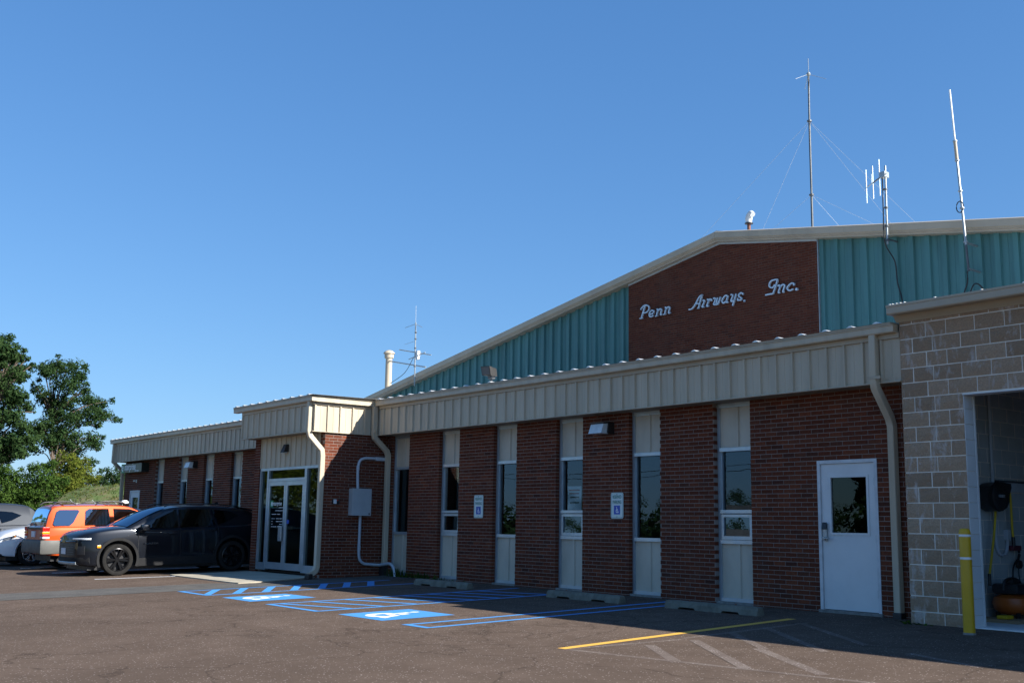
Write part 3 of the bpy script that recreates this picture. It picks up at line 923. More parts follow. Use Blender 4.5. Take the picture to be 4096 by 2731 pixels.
for x0, x1, side in ((-20.555, -19.63, 1), (-19.62, -18.695, -1)):
    l = MB()
    l.box(x0, x0 + .085, yf0 + .005, yf0 + .055, 0.06, 2.125); l.box(x1 - .085, x1, yf0 + .005, yf0 + .055, 0.06, 2.125)
    l.box(x0 + .085, x1 - .085, yf0 + .005, yf0 + .055, 2.03, 2.125); l.box(x0 + .085, x1 - .085, yf0 + .005, yf0 + .055, 0.06, 0.22)
    dr = l.build('glass_door', MT['alu'], office)
    pane(x0 + .085, x1 - .085, 0.22, 2.03, yf0 + .03, dr)
    MB().box(x0 + .085, x1 - .085, yf0 + .06, yf0 + .085, 1.02, 1.05).build('push_bar', MT['galv'], dr)
    if side == 1: MB().bbox(x1 - .20, x1 - .03, yf0 - .05, yf0 - .02, 0.72, 1.08, .012).build('pull_plate', MT['galv'], dr)
    if side == -1: MB().bbox(x0 + .13, x0 + .38, yf0 + .03, yf0 + .10, 1.00, 1.075, .01).build('exit_device', MT['galv'], dr)
    if side == -1: MB().box(x0 + .09, x0 + .19, yf0 + .022, yf0 + .026, 1.13, 1.22).build('blue_sticker', MT['signb'], dr)
    if side == 1:
        # white lettering on the left door glass
        ax, ay = x0 + .09, yf0 + .024
        MB().box(ax + .02, ax + .17, ay, ay + .004, 1.52, 1.68).build('logo_square', MT['entg'], dr)
        textmesh('e', 0.19, MT['signwhite'], 'door_lettering', dr, (ax + .06, ay - .001, 1.555), (1, 0, 0), (0, 0, 1), 0.001, bold=.004)
        textmesh('nterprise', 0.150, MT['signwhite'], 'door_lettering', dr, (ax + .165, ay, 1.56), (1, 0, 0), (0, 0, 1), 0.001, sx=.84)
        hl = MB(); rr = random.Random(11)
        for z, spans in ((1.50, [(.48, .70)]), (1.43, [(.30, .70)]), (1.345, [(.12, .36), (.42, .57)]), (1.24, [(.12, .20), (.23, .29), (.36, .52), (.55, .70)]), (1.175, [(.12, .18), (.36, .52), (.55, .70)]), (1.11, [(.12, .18), (.55, .70)]), (1.03 + .02, [(.12, .38), (.43, .70)])):
            for a, b in spans:
                xx = a
                while xx < b - .01:
                    w_ = rr.uniform(.010, .022)
                    hl.box(ax + xx, ax + min(xx + w_, b), ay, ay + .002, z, z + rr.uniform(.011, .016)); xx += w_ + .006
        hl.build('hours_lettering', MT['signwhite'], dr)

# ---- interior seen dimly through the glass
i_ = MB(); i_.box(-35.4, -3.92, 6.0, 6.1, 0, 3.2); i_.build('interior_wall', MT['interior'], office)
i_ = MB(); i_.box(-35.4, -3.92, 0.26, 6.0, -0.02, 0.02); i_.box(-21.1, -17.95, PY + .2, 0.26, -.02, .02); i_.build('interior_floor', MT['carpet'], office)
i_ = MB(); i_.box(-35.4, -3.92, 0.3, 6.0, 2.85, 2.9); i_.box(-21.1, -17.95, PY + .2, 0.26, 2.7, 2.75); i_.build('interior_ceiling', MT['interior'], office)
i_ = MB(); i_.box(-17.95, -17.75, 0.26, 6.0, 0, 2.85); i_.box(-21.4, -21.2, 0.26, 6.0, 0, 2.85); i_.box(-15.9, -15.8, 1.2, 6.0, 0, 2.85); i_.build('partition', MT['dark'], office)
for xx, yy in ((-14.6, 2.1), (-13.2, 2.1), (-12.4, 2.4), (-27.5, 2.2)):
    MB().bbox(xx - .6, xx + .6, yy - .07, yy + .07, 2.79, 2.845, .01).build('ceiling_light', MT['tube'], office)

# ================================================================ hangar
hangar = thing('hangar', 'tall teal ribbed metal hangar with brick gable panel behind the office', 'building', (-15.5, 20, 0))
HY, AX, AZ, SL = 9.15, -15.5, 9.30, 0.166
HX0, HX1 = -36.8, 6.0
rz = lambda x: AZ - SL * abs(x - AX)
BX0, BX1 = -19.13, -12.25
# teal corrugated sheets, two ribs each
def teal_sheet(x0, x1):
    m_ = MB(); pts = []
    p0 = x0
    while p0 < x1 - 1e-4:
        w = 0.42
        for dx, dy in ((0.0, 0.0), (0.018, -0.065), (0.137, -0.065), (0.155, 0.0), (0.285, 0.0), (0.292, -0.008), (0.302, -0.008), (0.309, 0.0)):
            if p0 + dx <= x1 + 1e-4: pts.append((p0 + dx, HY + .12 + dy))
        p0 += w
    pts.append((x1, HY + .12))
    vs = []
    for x_, y_ in pts: vs += [(x_, y_, 3.6), (x_, y_, rz(x_) - .22)]
    m_.add(vs, [(2 * i, 2 * i + 2, 2 * i + 3, 2 * i + 1) for i in range(len(pts) - 1)])
    return m_.build('siding_sheet', MT['teal'], hangar, fix=False)
x = BX0 - 0.84
while x > HX0: teal_sheet(x, x + 0.84); x -= 0.84
teal_sheet(HX0, x + 0.84)
x = BX1
while x < HX1: teal_sheet(x, min(x + 0.84, HX1)); x += 0.84
# brick panel
hm = MB()
hm.prism([(BX0 + .01, 3.8), (BX1 - .01, 3.8), (BX1 - .01, rz(BX1) - .25), (AX, rz(AX) - .25), (BX0 + .01, rz(BX0) - .25)], HY + .004, HY + .13, 'y')
gp = hm.build('brick_panel', MT['mortar2'], hangar)
gc = []
for a, b, c, d in brick_cells(BX0, BX1, 3.85, rz(AX) - .22, origin=BX0):
    if d > rz((a + b) / 2) - .22: continue
    gc.append((a, b, HY + random.uniform(-.002, .002), HY + .11, c, d))
gc.sort(key=lambda c: (c[4] < 5.4, (Vector((c[1], HY, c[4])) - CAMLOC).length))
bcache.clear()
for c in gc[:300]: brick_obj(c, gp, 'brick_old')
mb = MB()
for c in gc[300:]: mb.box(*c)
tag(mb.build('brick_courses', MT['brick_old'], gp, fix=False), kind='stuff')
MB().box(BX1 - .004, BX1 + .018, HY - .004, HY + .12, 3.8, rz(BX1) - .25).build('panel_edge_trim', MT['galv'], gp)
fl = MB()   # white flashing over the brick
for xa, xb in ((BX0, AX), (AX, BX1)):
    fl.add([(xa, HY - .02, rz(xa) - .325), (xb, HY - .02, rz(xb) - .325), (xb, HY - .02, rz(xb) - .27), (xa, HY - .02, rz(xa) - .27), (xa, HY + .03, rz(xa) - .325), (xb, HY + .03, rz(xb) - .325), (xb, HY + .03, rz(xb) - .27), (xa, HY + .03, rz(xa) - .27)],
           [(0, 1, 2, 3), (0, 4, 5, 1), (4, 7, 6, 5), (3, 2, 6, 7), (0, 3, 7, 4), (1, 5, 6, 2)])
fl.build('flashing', MT['grey'], gp)
# rake trims in lengths
def rake(xa, xb):
    sec = [(-.20, .00), (-.20, -.17), (-.17, -.19), (-.175, -.215), (-.14, -.235), (-.14, -.27), (.16, -.27), (.16, .02), (-.10, .035)]
    v = []
    for x_ in (xa, xb):
        v += [(x_, HY + a, rz(x_) + b) for a, b in sec]
    k = len(sec)
    MB().add(v, [tuple(range(k - 1, -1, -1)), tuple(range(k, 2 * k))] + [(i, (i + 1) % k, k + (i + 1) % k, k + i) for i in range(k)]).build('rake_trim', MT['cream2'], hangar)
xs = [HX0 - .3, -33.2, -25.2, -18.9, AX]
for a, b in zip(xs, xs[1:]): rake(a, b - .004)
xs = [AX, -11.3, -5.0, HX1]
for a, b in zip(xs, xs[1:]): rake(a + .004, b)
rf = MB()
for xa, xb in ((HX0 - .3, AX), (AX, HX1)):
    rf.add([(xa, HY + .10, rz(xa) - .01), (xb, HY + .10, rz(xb) - .01), (xb, 46, rz(xb) - .01), (xa, 46, rz(xa) - .01)], [(0, 1, 2, 3)])
rf.build('roof', MT['roof'], hangar, fix=False)
MB().prism([(AX - .42, rz(AX - .42) + .005), (AX, AZ + .055), (AX + .42, rz(AX + .42) + .005), (AX + .42, rz(AX + .42) - .02), (AX - .42, rz(AX - .42) - .02)], HY - .13, 46, 'y').build('ridge_cap', MT['roof'], hangar)
hw = MB(); hw.box(HX0, HX0 + .1, HY + .13, 46, 0, rz(HX0) - .2); hw.box(HX1 - .1, HX1, HY + .13, 46, 0, rz(HX1) - .2); hw.box(HX0, HX1, 45.9, 46, 0, 5.4)
hw.build('side_wall', MT['teal'], hangar)

# ================================================================ block garage
garage = thing('garage', 'tan split-face block garage with open bay and cream eave at the right', 'building', (-1.5, 0, 0))
CY, CX0, CO, COT = -0.42, -3.885, -3.0, 2.925
CO2, CX1 = 0.66, 8.0  # unseen run right of the bay, lengthened so its shadow carries on
ZB = -0.056
jm = MB()
jm.box(CX0 + .008, CO - .006, CY + .008, CY + .20, -.3, 4.02); jm.box(CO - .006, CO2 + .006, CY + .008, CY + .20, COT + .006, 4.02); jm.box(CO2 + .006, CX1, CY + .008, CY + .20, -.3, 4.02)
jm.box(CX0 + .008, CX0 + .2, CY + .2, 9, -.3, 4.02)
jw = jm.build('block_wall', MT['cmu_joint'], garage)
rowA = [0, .395, .688, 1.092] + [1.092 + .402 * k for k in range(1, 30)]
rowB = [0, .192, .485, .888] + [.888 + .402 * k for k in range(1, 30)]
bl_cache = {}
def split_block(w, h):
    """rough front face: a small grid pushed in and out, edges kept straight"""
    key = (round(w, 2), round(h, 2), random.randrange(3))
    if key in bl_cache: return bl_cache[key]
    m_ = MB(); nx = max(2, int(w / .1)); nz = 2
    for j in range(nz + 1):
        for i in range(nx + 1):
            e = i in (0, nx) or j in (0, nz)
            m_.v.append((w * i / nx, 0.004 if e else random.uniform(-.011, -.001), h * j / nz))
    for j in range(nz):
        for i in range(nx):
            a = j * (nx + 1) + i
            m_.f.append((a, a + 1, a + nx + 2, a + nx + 1))
    k = len(m_.v)
    m_.v += [(0, .09, 0), (w, .09, 0), (w, .09, h), (0, .09, h)]
    bot = list(range(nx + 1)); top = [nz * (nx + 1) + i for i in range(nx + 1)]
    lef = [j * (nx + 1) for j in range(nz + 1)]; rig = [j * (nx + 1) + nx for j in range(nz + 1)]
    m_.f += [tuple([k + 1, k] [::-1] + bot[::-1]), tuple(top + [k + 2, k + 3]), tuple(lef + [k + 3, k]), tuple(rig[::-1] + [k + 1, k + 2])]
    bl_cache[key] = m_.mesh('block', MT['cmu'])
    return bl_cache[key]
for k in range(-1, 21):
    row = rowA if k % 2 else rowB
    z0 = ZB + k * .2 + .007; z1 = min(z0 + .186, 4.01)
    if z1 - z0 < .03: continue
    for a, b in zip(row, row[1:]):
        xa, xb = CX0 + a, CX0 + b
        if xa > 5.0: break
        if k < 15:
            if xa >= CO - .02 and xb <= CO2 + .2: continue
            if xa < CO and xb > CO - .06: xb = CO + .006
            if xa < CO2 < xb: xa = CO2
            elif CO - .05 < xa < CO2: continue
        o = link('block', split_block(xb - xa - .013, z1 - z0), jw); o.location = (xa + (0 if a == 0 else .005), CY, z0)
# painted jamb blocks and the steel lintel edge
for k in range(15):
    z0 = ZB + k * .2 + .004
    MB().bbox(CO - .09, CO + .004, CY + .012, CY + .232, z0, z0 + .194, .004).build('jamb_block', MT['white'], garage)
MB().box(CO - .02, CO + .012, CY + .232, CY + .262, -.05, COT).build('jamb_angle', MT['white'], garage)
MB().box(CO - .01, CO2 + .01, CY - .004, CY + .20, COT - .006, COT + .006).build('lintel_plate', MT['white'], garage)
e = MB()
e.prism([(CY - .012, 3.985), (CY - .10, 4.085), (CY - .06, 4.085), (CY + .01, 4.02), (CY + .01, 3.985)], CX0 - .03, CX1, 'x')
e.build('eave_trim', MT['cream2'], garage)
e = MB()
gy = -0.66
e.prism([(gy + .14, 4.065), (gy + .012, 4.065), (gy, 4.08), (gy, 4.165), (gy - .010, 4.168), (gy - .010, 4.196), (gy + .14, 4.196)], CX0 - .03, CX1, 'x')
e.build('gutter', MT['cream2'], garage)
e = MB(); e.box(CX0 - .02, CX1, gy + .13, 9.0, 4.17, 4.20)
for xx in (-3.87, -3.83, -3.77, -3.71, -3.65, -3.2, -2.55, -2.0, -1.4, -.8, -.2): e.box(xx, xx + .02, gy - .009, gy + .5, 4.196, 4.208)
e.build('roof', MT['roof'], garage)
e = MB()
e.box(-3.80, -3.60, CY + .2, 8.8, -.1, 3.6); e.box(-3.6, CX1, 8.6, 8.8, -.1, 3.6); e.box(CX1 - .2, CX1, CY + .2, 8.6, -.1, 3.6)
e.build('inner_wall', MT['gwall'], garage)
e = MB()   # block joints of the painted inner wall, recessed lines as thin ridges of paint
for k in range(1, 18):
    e.box(-3.6, -3.5975, CY + .2, 8.6, ZB + k * .2 - .004, ZB + k * .2 + .004)
for k in range(0, 18):
    yy = CY + .2 + (.2 if k % 2 else 0)
    while yy < 8.5:
        e.box(-3.6, -3.5975, yy - .004, yy + .004, ZB + k * .2 + .004, ZB + k * .2 + .196); yy += .4
e.build('inner_joints', MT['cmu_joint'], garage)
MB().box(-3.6, CX1, CY + .02, 8.6, -.10, .004).build('garage_floor', MT['gfloor'], garage)
MB().box(-3.6, CX1, CY + .2, 8.6, 3.6, 3.65).build('garage_ceiling', MT['dark'], garage)
LETTERS = [('P', [[(-18.341, 7.65), (-18.413, 7.502), (-18.502, 7.299)], [(-18.523, 7.554), (-18.483, 7.599), (-18.398, 7.651), (-18.284, 7.657), (-18.207, 7.62), (-18.179, 7.555), (-18.207, 7.488), (-18.285, 7.443), (-18.37, 7.437), (-18.42, 7.449)], [(-18.57, 7.296), (-18.449, 7.292)]]), ('e', [[(-18.127, 7.367), (-18.061, 7.36), (-18.001, 7.392), (-17.987, 7.436), (-18.039, 7.466), (-18.109, 7.453), (-18.162, 7.395), (-18.17, 7.334), (-18.138, 7.294), (-18.082, 7.284), (-18.005, 7.311)]]), ('n', [[(-17.865, 7.471), (-17.817, 7.464), (-17.838, 7.399), (-17.874, 7.283)], [(-17.831, 7.398), (-17.769, 7.45), (-17.707, 7.461), (-17.669, 7.435), (-17.687, 7.377), (-17.715, 7.306), (-17.701, 7.284), (-17.653, 7.3)], [(-17.929, 7.275), (-17.839, 7.28)]]), ('n', [[(-17.532, 7.476), (-17.488, 7.469), (-17.509, 7.402), (-17.541, 7.286)], [(-17.502, 7.401), (-17.447, 7.453), (-17.386, 7.472), (-17.346, 7.443), (-17.36, 7.385), (-17.391, 7.315), (-17.378, 7.286), (-17.324, 7.3)], [(-17.602, 7.277), (-17.51, 7.282)]]), ('A', [[(-16.601, 7.282), (-16.516, 7.278), (-16.432, 7.317), (-16.325, 7.428), (-16.198, 7.583), (-16.084, 7.627)], [(-16.099, 7.623), (-16.159, 7.466), (-16.234, 7.276)], [(-16.321, 7.404), (-16.196, 7.397)], [(-16.276, 7.271), (-16.208, 7.269)]]), ('i', [[(-16.071, 7.461), (-16.009, 7.456), (-16.036, 7.385), (-16.099, 7.292), (-16.069, 7.276), (-16.027, 7.281)]]), ('r', [[(-15.912, 7.46), (-15.861, 7.457), (-15.893, 7.348), (-15.93, 7.283), (-15.895, 7.274), (-15.859, 7.284)], [(-15.872, 7.392), (-15.82, 7.447), (-15.769, 7.454), (-15.744, 7.431), (-15.765, 7.403)]]), ('w', [[(-15.683, 7.457), (-15.628, 7.464), (-15.603, 7.437), (-15.64, 7.349), (-15.671, 7.299), (-15.631, 7.278), (-15.58, 7.293), (-15.527, 7.464)], [(-15.58, 7.293), (-15.546, 7.273), (-15.5, 7.305), (-15.417, 7.467)]]), ('a', [[(-15.165, 7.455), (-15.238, 7.474), (-15.319, 7.424), (-15.365, 7.346), (-15.341, 7.289), (-15.282, 7.28), (-15.212, 7.331)], [(-15.155, 7.461), (-15.212, 7.308), (-15.193, 7.274), (-15.153, 7.287)]]), ('y', [[(-15.057, 7.465), (-15.003, 7.464), (-14.984, 7.427), (-15.045, 7.313), (-15.026, 7.28), (-14.968, 7.286), (-14.928, 7.326)], [(-14.867, 7.466), (-14.928, 7.303), (-15.0, 7.153)]]), ('s', [[(-14.637, 7.403), (-14.641, 7.442), (-14.693, 7.462), (-14.761, 7.438), (-14.777, 7.387), (-14.725, 7.348), (-14.677, 7.311), (-14.697, 7.276), (-14.765, 7.271), (-14.817, 7.286), (-14.802, 7.337)]]), (',', [[(-14.593, 7.252), (-14.584, 7.232), (-14.598, 7.208)]]), ('I', [[(-13.56, 7.512), (-13.569, 7.481), (-13.615, 7.443), (-13.665, 7.44), (-13.72, 7.469), (-13.736, 7.522), (-13.706, 7.595), (-13.626, 7.632), (-13.465, 7.63)], [(-13.459, 7.629), (-13.525, 7.461), (-13.617, 7.277)], [(-13.617, 7.273), (-13.743, 7.277), (-13.872, 7.274)]]), ('n', [[(-13.456, 7.445), (-13.414, 7.465), (-13.376, 7.446), (-13.4, 7.381), (-13.442, 7.275), (-13.401, 7.268)], [(-13.377, 7.419), (-13.321, 7.455), (-13.266, 7.459), (-13.234, 7.436), (-13.252, 7.385), (-13.299, 7.27), (-13.261, 7.269)]]), ('c', [[(-12.951, 7.381), (-12.938, 7.428), (-13.0, 7.452), (-13.076, 7.428), (-13.143, 7.376), (-13.155, 7.333), (-13.124, 7.288), (-13.07, 7.27), (-13.016, 7.279), (-12.972, 7.297)]]), ('.', [[(-12.86, 7.268), (-12.85, 7.267)]])]

# ================================================================ things on the buildings
sgn = thing('building_sign', 'raised pale metal script letters spelling the company name on the brick gable', 'sign', (-15.5, 9.1, 7.3))
for nm, strokes in LETTERS:
    m_ = MB()
    for st_ in strokes:
        if len(st_) == 2 and nm == '.':
            m_.cyl(((st_[0][0] + st_[1][0]) / 2, (st_[0][1] + st_[1][1]) / 2), .036, 9.045, 9.10, 14, 'y')
        else:
            stroke(m_, st_, 0.033 if len(st_) > 2 else 0.027, lambda a, b, h: (a, 9.105 - h, b), 5, True, 0.05)
    m_.build('letter', MT['letter'], sgn)

def parking_sign(x0, x1, z0, z1, label):
    s = thing('parking_sign', label, 'sign', ((x0 + x1) / 2, -.02, z0), group='reserved parking signs on the brick wall')
    def rr(a0, a1, b0, b1, r_):
        pts = []
        for cx, cy, a in ((a1 - r_, b1 - r_, 0), (a0 + r_, b1 - r_, 90), (a0 + r_, b0 + r_, 180), (a1 - r_, b0 + r_, 270)):
            pts += [(cx + r_ * math.cos(R(a + k * 22.5)), cy + r_ * math.sin(R(a + k * 22.5))) for k in range(5)]
        return pts
    MB().prism(rr(x0, x1, z0, z1, .035), -.022, -.018, 'y').build('plate', MT['signw'], s)
    b = MB()
    o_, i_ = rr(x0 + .012, x1 - .012, z0 + .012, z1 - .012, .026), rr(x0 + .018, x1 - .018, z0 + .018, z1 - .018, .022)
    n_ = len(o_)
    b.add([(a, -.0232, c) for a, c in o_] + [(a, -.0232, c) for a, c in i_], [(i, (i + 1) % n_, n_ + (i + 1) % n_, n_ + i) for i in range(n_)])
    b.build('border', MT['signg'], s, fix=False)
    xc = (x0 + x1) / 2; h = z1 - z0
    textmesh('RESERVED', .082, MT['signg'], 'lettering', s, (xc, -.0232, z0 + h * .775), (1, 0, 0), (0, 0, 1), .0006, 'CENTER', sx=.62, bold=.0012)
    textmesh('PARKING', .082, MT['signg'], 'lettering', s, (xc, -.0232, z0 + h * .575), (1, 0, 0), (0, 0, 1), .0006, 'CENTER', sx=.66, bold=.0012)
    q = .078
    MB().prism(rr(xc - q, xc + q, z0 + h * .16, z0 + h * .16 + 2 * q, .006), -.0245, -.0222, 'y').build('blue_square', MT['signb'], s)
    w_ = MB()
    wheelchair(w_, lambda a, c, hh: (xc + .004 + a, -.0258, z0 + h * .16 + .058 + c), .088, .15)
    w_.build('access_symbol', MT['signwhite'], s, fix=False)
    sc_ = MB()
    for zz in (z0 + .03, z1 - .03): sc_.cyl((xc, zz), .007, -.028, -.022, 8, 'y')
    sc_.build('bolt', MT['galvd'], s)
parking_sign(-14.225, -13.905, 1.315, 1.782, 'reserved parking sign on brick pier, between the two nearest the entrance porch')
parking_sign(-10.065, -9.745, 1.321, 1.775, 'reserved parking sign on brick pier below the dark wall light')

def wallpack(x0, x1, z0, z1, label):
    t = thing('wall_light', label, 'light', ((x0 + x1) / 2, 0, z0), group='wall lights under the eaves')
    xl = x0; w = x1 - x0
    m_ = MB(); m_.add([(x0 + w * .0, .0, z0), (x1, .0, z0), (x1, .0, z1), (x0, .0, z1), (x0, -.16, z0 + .02), (x1, -.16, z0 + .02), (x1, -.13, z1), (x0, -.13, z1)],
                      [(0, 1, 5, 4), (0, 4, 7, 3), (1, 2, 6, 5), (3, 7, 6, 2), (4, 5, 6, 7)])
    m_.build('housing', MT['bronze'], t)
    m_ = MB(); m_.add([(x0 + .01, -.13, z0), (x1 - .03, -.13, z0), (x1 - .03, -.30, z0 + .01), (x0 + .01, -.30, z0 + .01), (x0 + .01, -.125, z1 - .02), (x1 - .03, -.125, z1 - .02), (x1 - .03, -.235, z1 - .03), (x0 + .01, -.235, z1 - .03)],
                      [(0, 3, 2, 1), (4, 5, 6, 7), (3, 7, 6, 2), (0, 4, 7, 3), (1, 2, 6, 5)])
    m_.build('lens', MT['lens'], t)
    MB().add([(x0, -0.117, z1 - .001), (x1, -0.117, z1 - .001), (x1 - .01, -.25, z1 - .02), (x0, -.25, z1 - .02), (x0, -0.117, z1 + .012), (x1, -0.117, z1 + .012), (x1 - .01, -.25, z1 - .008), (x0, -.25, z1 - .008)],
             [(0, 1, 2, 3), (4, 7, 6, 5), (3, 2, 6, 7), (0, 3, 7, 4), (1, 5, 6, 2)]).build('hood', MT['bronze'], t)
wallpack(-10.38, -10.0, 2.82, 3.03, 'boxy dark wall light with pale lens above the right-hand parking sign')
wallpack(-29.45, -29.05, 2.80, 3.01, 'boxy dark wall light with pale lens above the parked dark car')

t = thing('entrance_light', 'small dark wall lantern on the cream header above the glass doors', 'light', (-19.66, PG, 2.78))
MB().add([(-19.75, PG - .02, 2.83), (-19.57, PG - .02, 2.83), (-19.57, PG - .02, 3.0), (-19.75, PG - .02, 3.0), (-19.75, PG - .16, 2.80), (-19.57, PG - .16, 2.80), (-19.58, PG - .08, 3.0), (-19.74, PG - .08, 3.0)],
         [(0, 1, 5, 4), (4, 5, 6, 7), (1, 2, 6, 5), (0, 4, 7, 3), (3, 7, 6, 2)]).build('housing', MT['bronze'], t)
MB().box(-19.73, -19.59, PG - .15, PG - .05, 2.792, 2.812).build('lens', MT['lens'], t)

t = thing('flood_light', 'dark floodlight on a stub bracket standing on the eave of the office roof', 'light', (-13.40, -.25, 4.0))
MB().cyl((-13.40, -.25), .022, 3.99, 4.17, 10).cyl((-13.40, -.25), .06, 3.99, 4.03, 12).build('bracket', MT['galvd'], t, smooth=True)
MB().bbox(-13.47, -13.33, -.30, -.20, 4.12, 4.20, .015).build('knuckle', MT['galvd'], t)
hd = MB()
hd.add([(-13.55, -.38, 4.20), (-13.25, -.38, 4.17), (-13.25, -.42, 4.36), (-13.55, -.42, 4.38), (-13.50, -.18, 4.19), (-13.30, -.18, 4.17), (-13.30, -.20, 4.33), (-13.50, -.20, 4.35)],
       [(0, 1, 2, 3), (4, 7, 6, 5), (0, 4, 5, 1), (1, 5, 6, 2), (2, 6, 7, 3), (3, 7, 4, 0)])
hd.build('lamp_head', MT['bronze'], t)
MB().add([(-13.53, -.386, 4.215), (-13.27, -.386, 4.19), (-13.27, -.420, 4.345), (-13.53, -.420, 4.365)], [(0, 1, 2, 3)]).build('lamp_glass', MT['galvd'], t, fix=False)

# electrical cabinet with conduit on the porch side wall
t = thing('electrical_box', 'grey steel electrical cabinet with conduit on the brick porch side', 'electrical box', (-17.7, -.75, 0))
MB().bbox(-17.732, -17.57, -1.0, -.51, 1.34, 1.945, .008).build('cabinet', MT['grey'], t)
MB().bbox(-17.568, -17.55, -1.003, -.507, 1.337, 1.948, .005).build('cabinet_door', MT['grey'], t)
MB().cyl((-.56, 1.385), .016, -17.551, -17.538, 12, 'x').build('lock', MT['black'], t)
XC = -17.685
up_ = catmull([(XC, -.80, 1.94), (XC, -.815, 2.20), (XC, -.815, 2.42), (XC, -.77, 2.58), (XC, -.66, 2.64), (XC, -.52, 2.65), (XC, -.35, 2.65)], 5)
MB().tube(up_, .034, 10, (1, 0, 0)).build('conduit', MT['pvc'], t, smooth=True)
MB().bbox(XC - .045, XC + .05, -.36, -.12, 2.605, 2.69, .01).build('conduit_body', MT['pvc'], t)
dn = catmull([(XC, -.71, 1.34), (XC, -.71, .90), (XC, -.71, .50), (XC, -.67, .34), (XC, -.56, .262), (XC, -.42, .245), (XC, -.16, .23)], 5)
MB().tube(dn, .034, 10, (1, 0, 0)).build('conduit', MT['pvc'], t, smooth=True)
el = catmull([(XC, -.16, .23), (-17.43, -.15, .26), (-17.28, -.15, .275), (-17.15, -.15, .24), (-17.05, -.15, .14), (-17.0, -.15, -.02)], 5)
MB().tube(el, .034, 10).build('conduit', MT['pvc'], t, smooth=True)
for z_ in (2.42, .62): MB().cyl((XC, -.815 if z_ > 1 else -.71), .039, z_ - .05, z_ + .05, 12).build('coupling', MT['pvc'], t, smooth=True)
t = thing('card_reader', 'small black and white card reader on the brick porch side', 'card reader', (-17.7, -1.34, 1.59))
MB().bbox(-17.731, -17.69, -1.43, -1.25, 1.585, 1.695, .008).build('housing', MT['black'], t)
MB().bbox(-17.689, -17.66, -1.415, -1.345, 1.59, 1.69, .006).build('cover', MT['white'], t)
MB().box(-17.689, -17.680, -1.335, -1.295, 1.66, 1.685).build('indicator', flat('indicator_red', (.6, .02, .01)), t)

# rental sign at the far corner
t = thing('box_sign', 'dark and green box sign with white lettering above the far white door', 'sign', (-34.3, -.13, 2.8))
MB().bbox(-35.02, -33.30, -.262, 0.0, 2.80, 3.11, .008).build('cabinet', MT['entd'], t)
MB().bbox(-35.32, -35.022, -.266, -.002, 2.798, 3.112, .008).build('green_panel', MT['entg'], t)
textmesh('e', .40, MT['signwhite'], 'lettering', t, (-35.27, -.268, 2.87), (1, 0, 0), (0, 0, 1), .002, bold=.008)
textmesh('nterprise', .33, MT['signwhite'], 'lettering', t, (-35.0, -.264, 2.895), (1, 0, 0), (0, 0, 1), .002, bold=.006, sx=.93)
textmesh('rent-a-car', .10, MT['signwhite'], 'lettering', t, (-33.95, -.264, 2.825), (1, 0, 0), (0, 0, 1), .001, bold=.002)
t = thing('door_number', 'small pale number plate above the far white door', 'sign', (-34.5, 0, 2.42))
MB().box(-34.75, -34.55, -.012, 0, 2.50, 2.55).box(-34.48, -34.38, -.012, 0, 2.46, 2.56).build('plate', MT['galv'], t)

t = thing('paper_notice', 'white paper notice with red heading taped inside the window glass', 'notice', (-11.25, .15, 1.5))
MB().box(-11.44, -11.05, .147, .149, 1.48, 1.92).build('sheet', MT['signwhite'], t)
m_ = MB(); m_.box(-11.42, -11.10, .1455, .1465, 1.83, 1.86); m_.box(-11.40, -11.12, .1455, .1465, 1.77, 1.795); m_.build('heading', flat('notice_red', (.45, .05, .04)), t)
m_ = MB()
for z_ in (1.70, 1.60): m_.box(-11.37, -11.12, .1455, .1465, z_, z_ + .025)
m_.build('print', MT['black'], t)

# ---------------------------------------------------------------- masts and vents on the roofs
def pole(mb, a, b, r_, n=8): mb.tube([a, b], r_, n, (1, 0.01, 0))
t = thing('guyed_mast', 'tall thin guyed antenna mast rising behind the hangar ridge', 'antenna', (-15.95, 14, 9.2))
for a, b, r_ in (((-15.99, 14, 9.1), (-15.985, 14, 11.5), .038), ((-15.985, 14, 11.5), (-15.985, 14, 13.9), .034), ((-15.985, 14, 13.9), (-15.968, 14, 15.42), .030)):
    m_ = MB(); pole(m_, a, b, r_); m_.build('mast_section', MT['galvd'], t, smooth=True)
for z_ in (11.49, 13.9): MB().cyl((-15.985, 14), .075, z_ - .02, z_ + .02, 10).build('guy_ring', MT['galvd'], t)
m_ = MB(); m_.lathe([(0, -.06), (.05, -.05), (.07, 0), (.05, .05), (0, .06)], (-15.968, 14, 15.45), 12); m_.build('antenna_hub', MT['galv'], t, smooth=True)
m_ = MB(); pole(m_, (-15.968, 14, 15.45), (-15.966, 14, 15.98), .010, 6)
for a in (20, 140, 260): pole(m_, (-15.968, 14, 15.45), (-15.968 + .55 * math.cos(R(a)), 14 + .55 * math.sin(R(a)), 15.18), .007, 6)
m_.build('radial', MT['galv'], t)
for top, ends in ((13.9, [(-26.0, 14, 7.6), (-19.2, 14, 8.7), (-11.35, 14, 8.6), (-12.4, 14, 8.8)]), (11.49, [(-22.6, 14, 8.1), (-11.3, 14, 8.5), (-15.9, 18, 9.2)])):
    for e_ in ends:
        m_ = MB(); pole(m_, (-15.985, 14, top), e_, .0042, 5); m_.build('guy_wire', MT['pvc'], t)

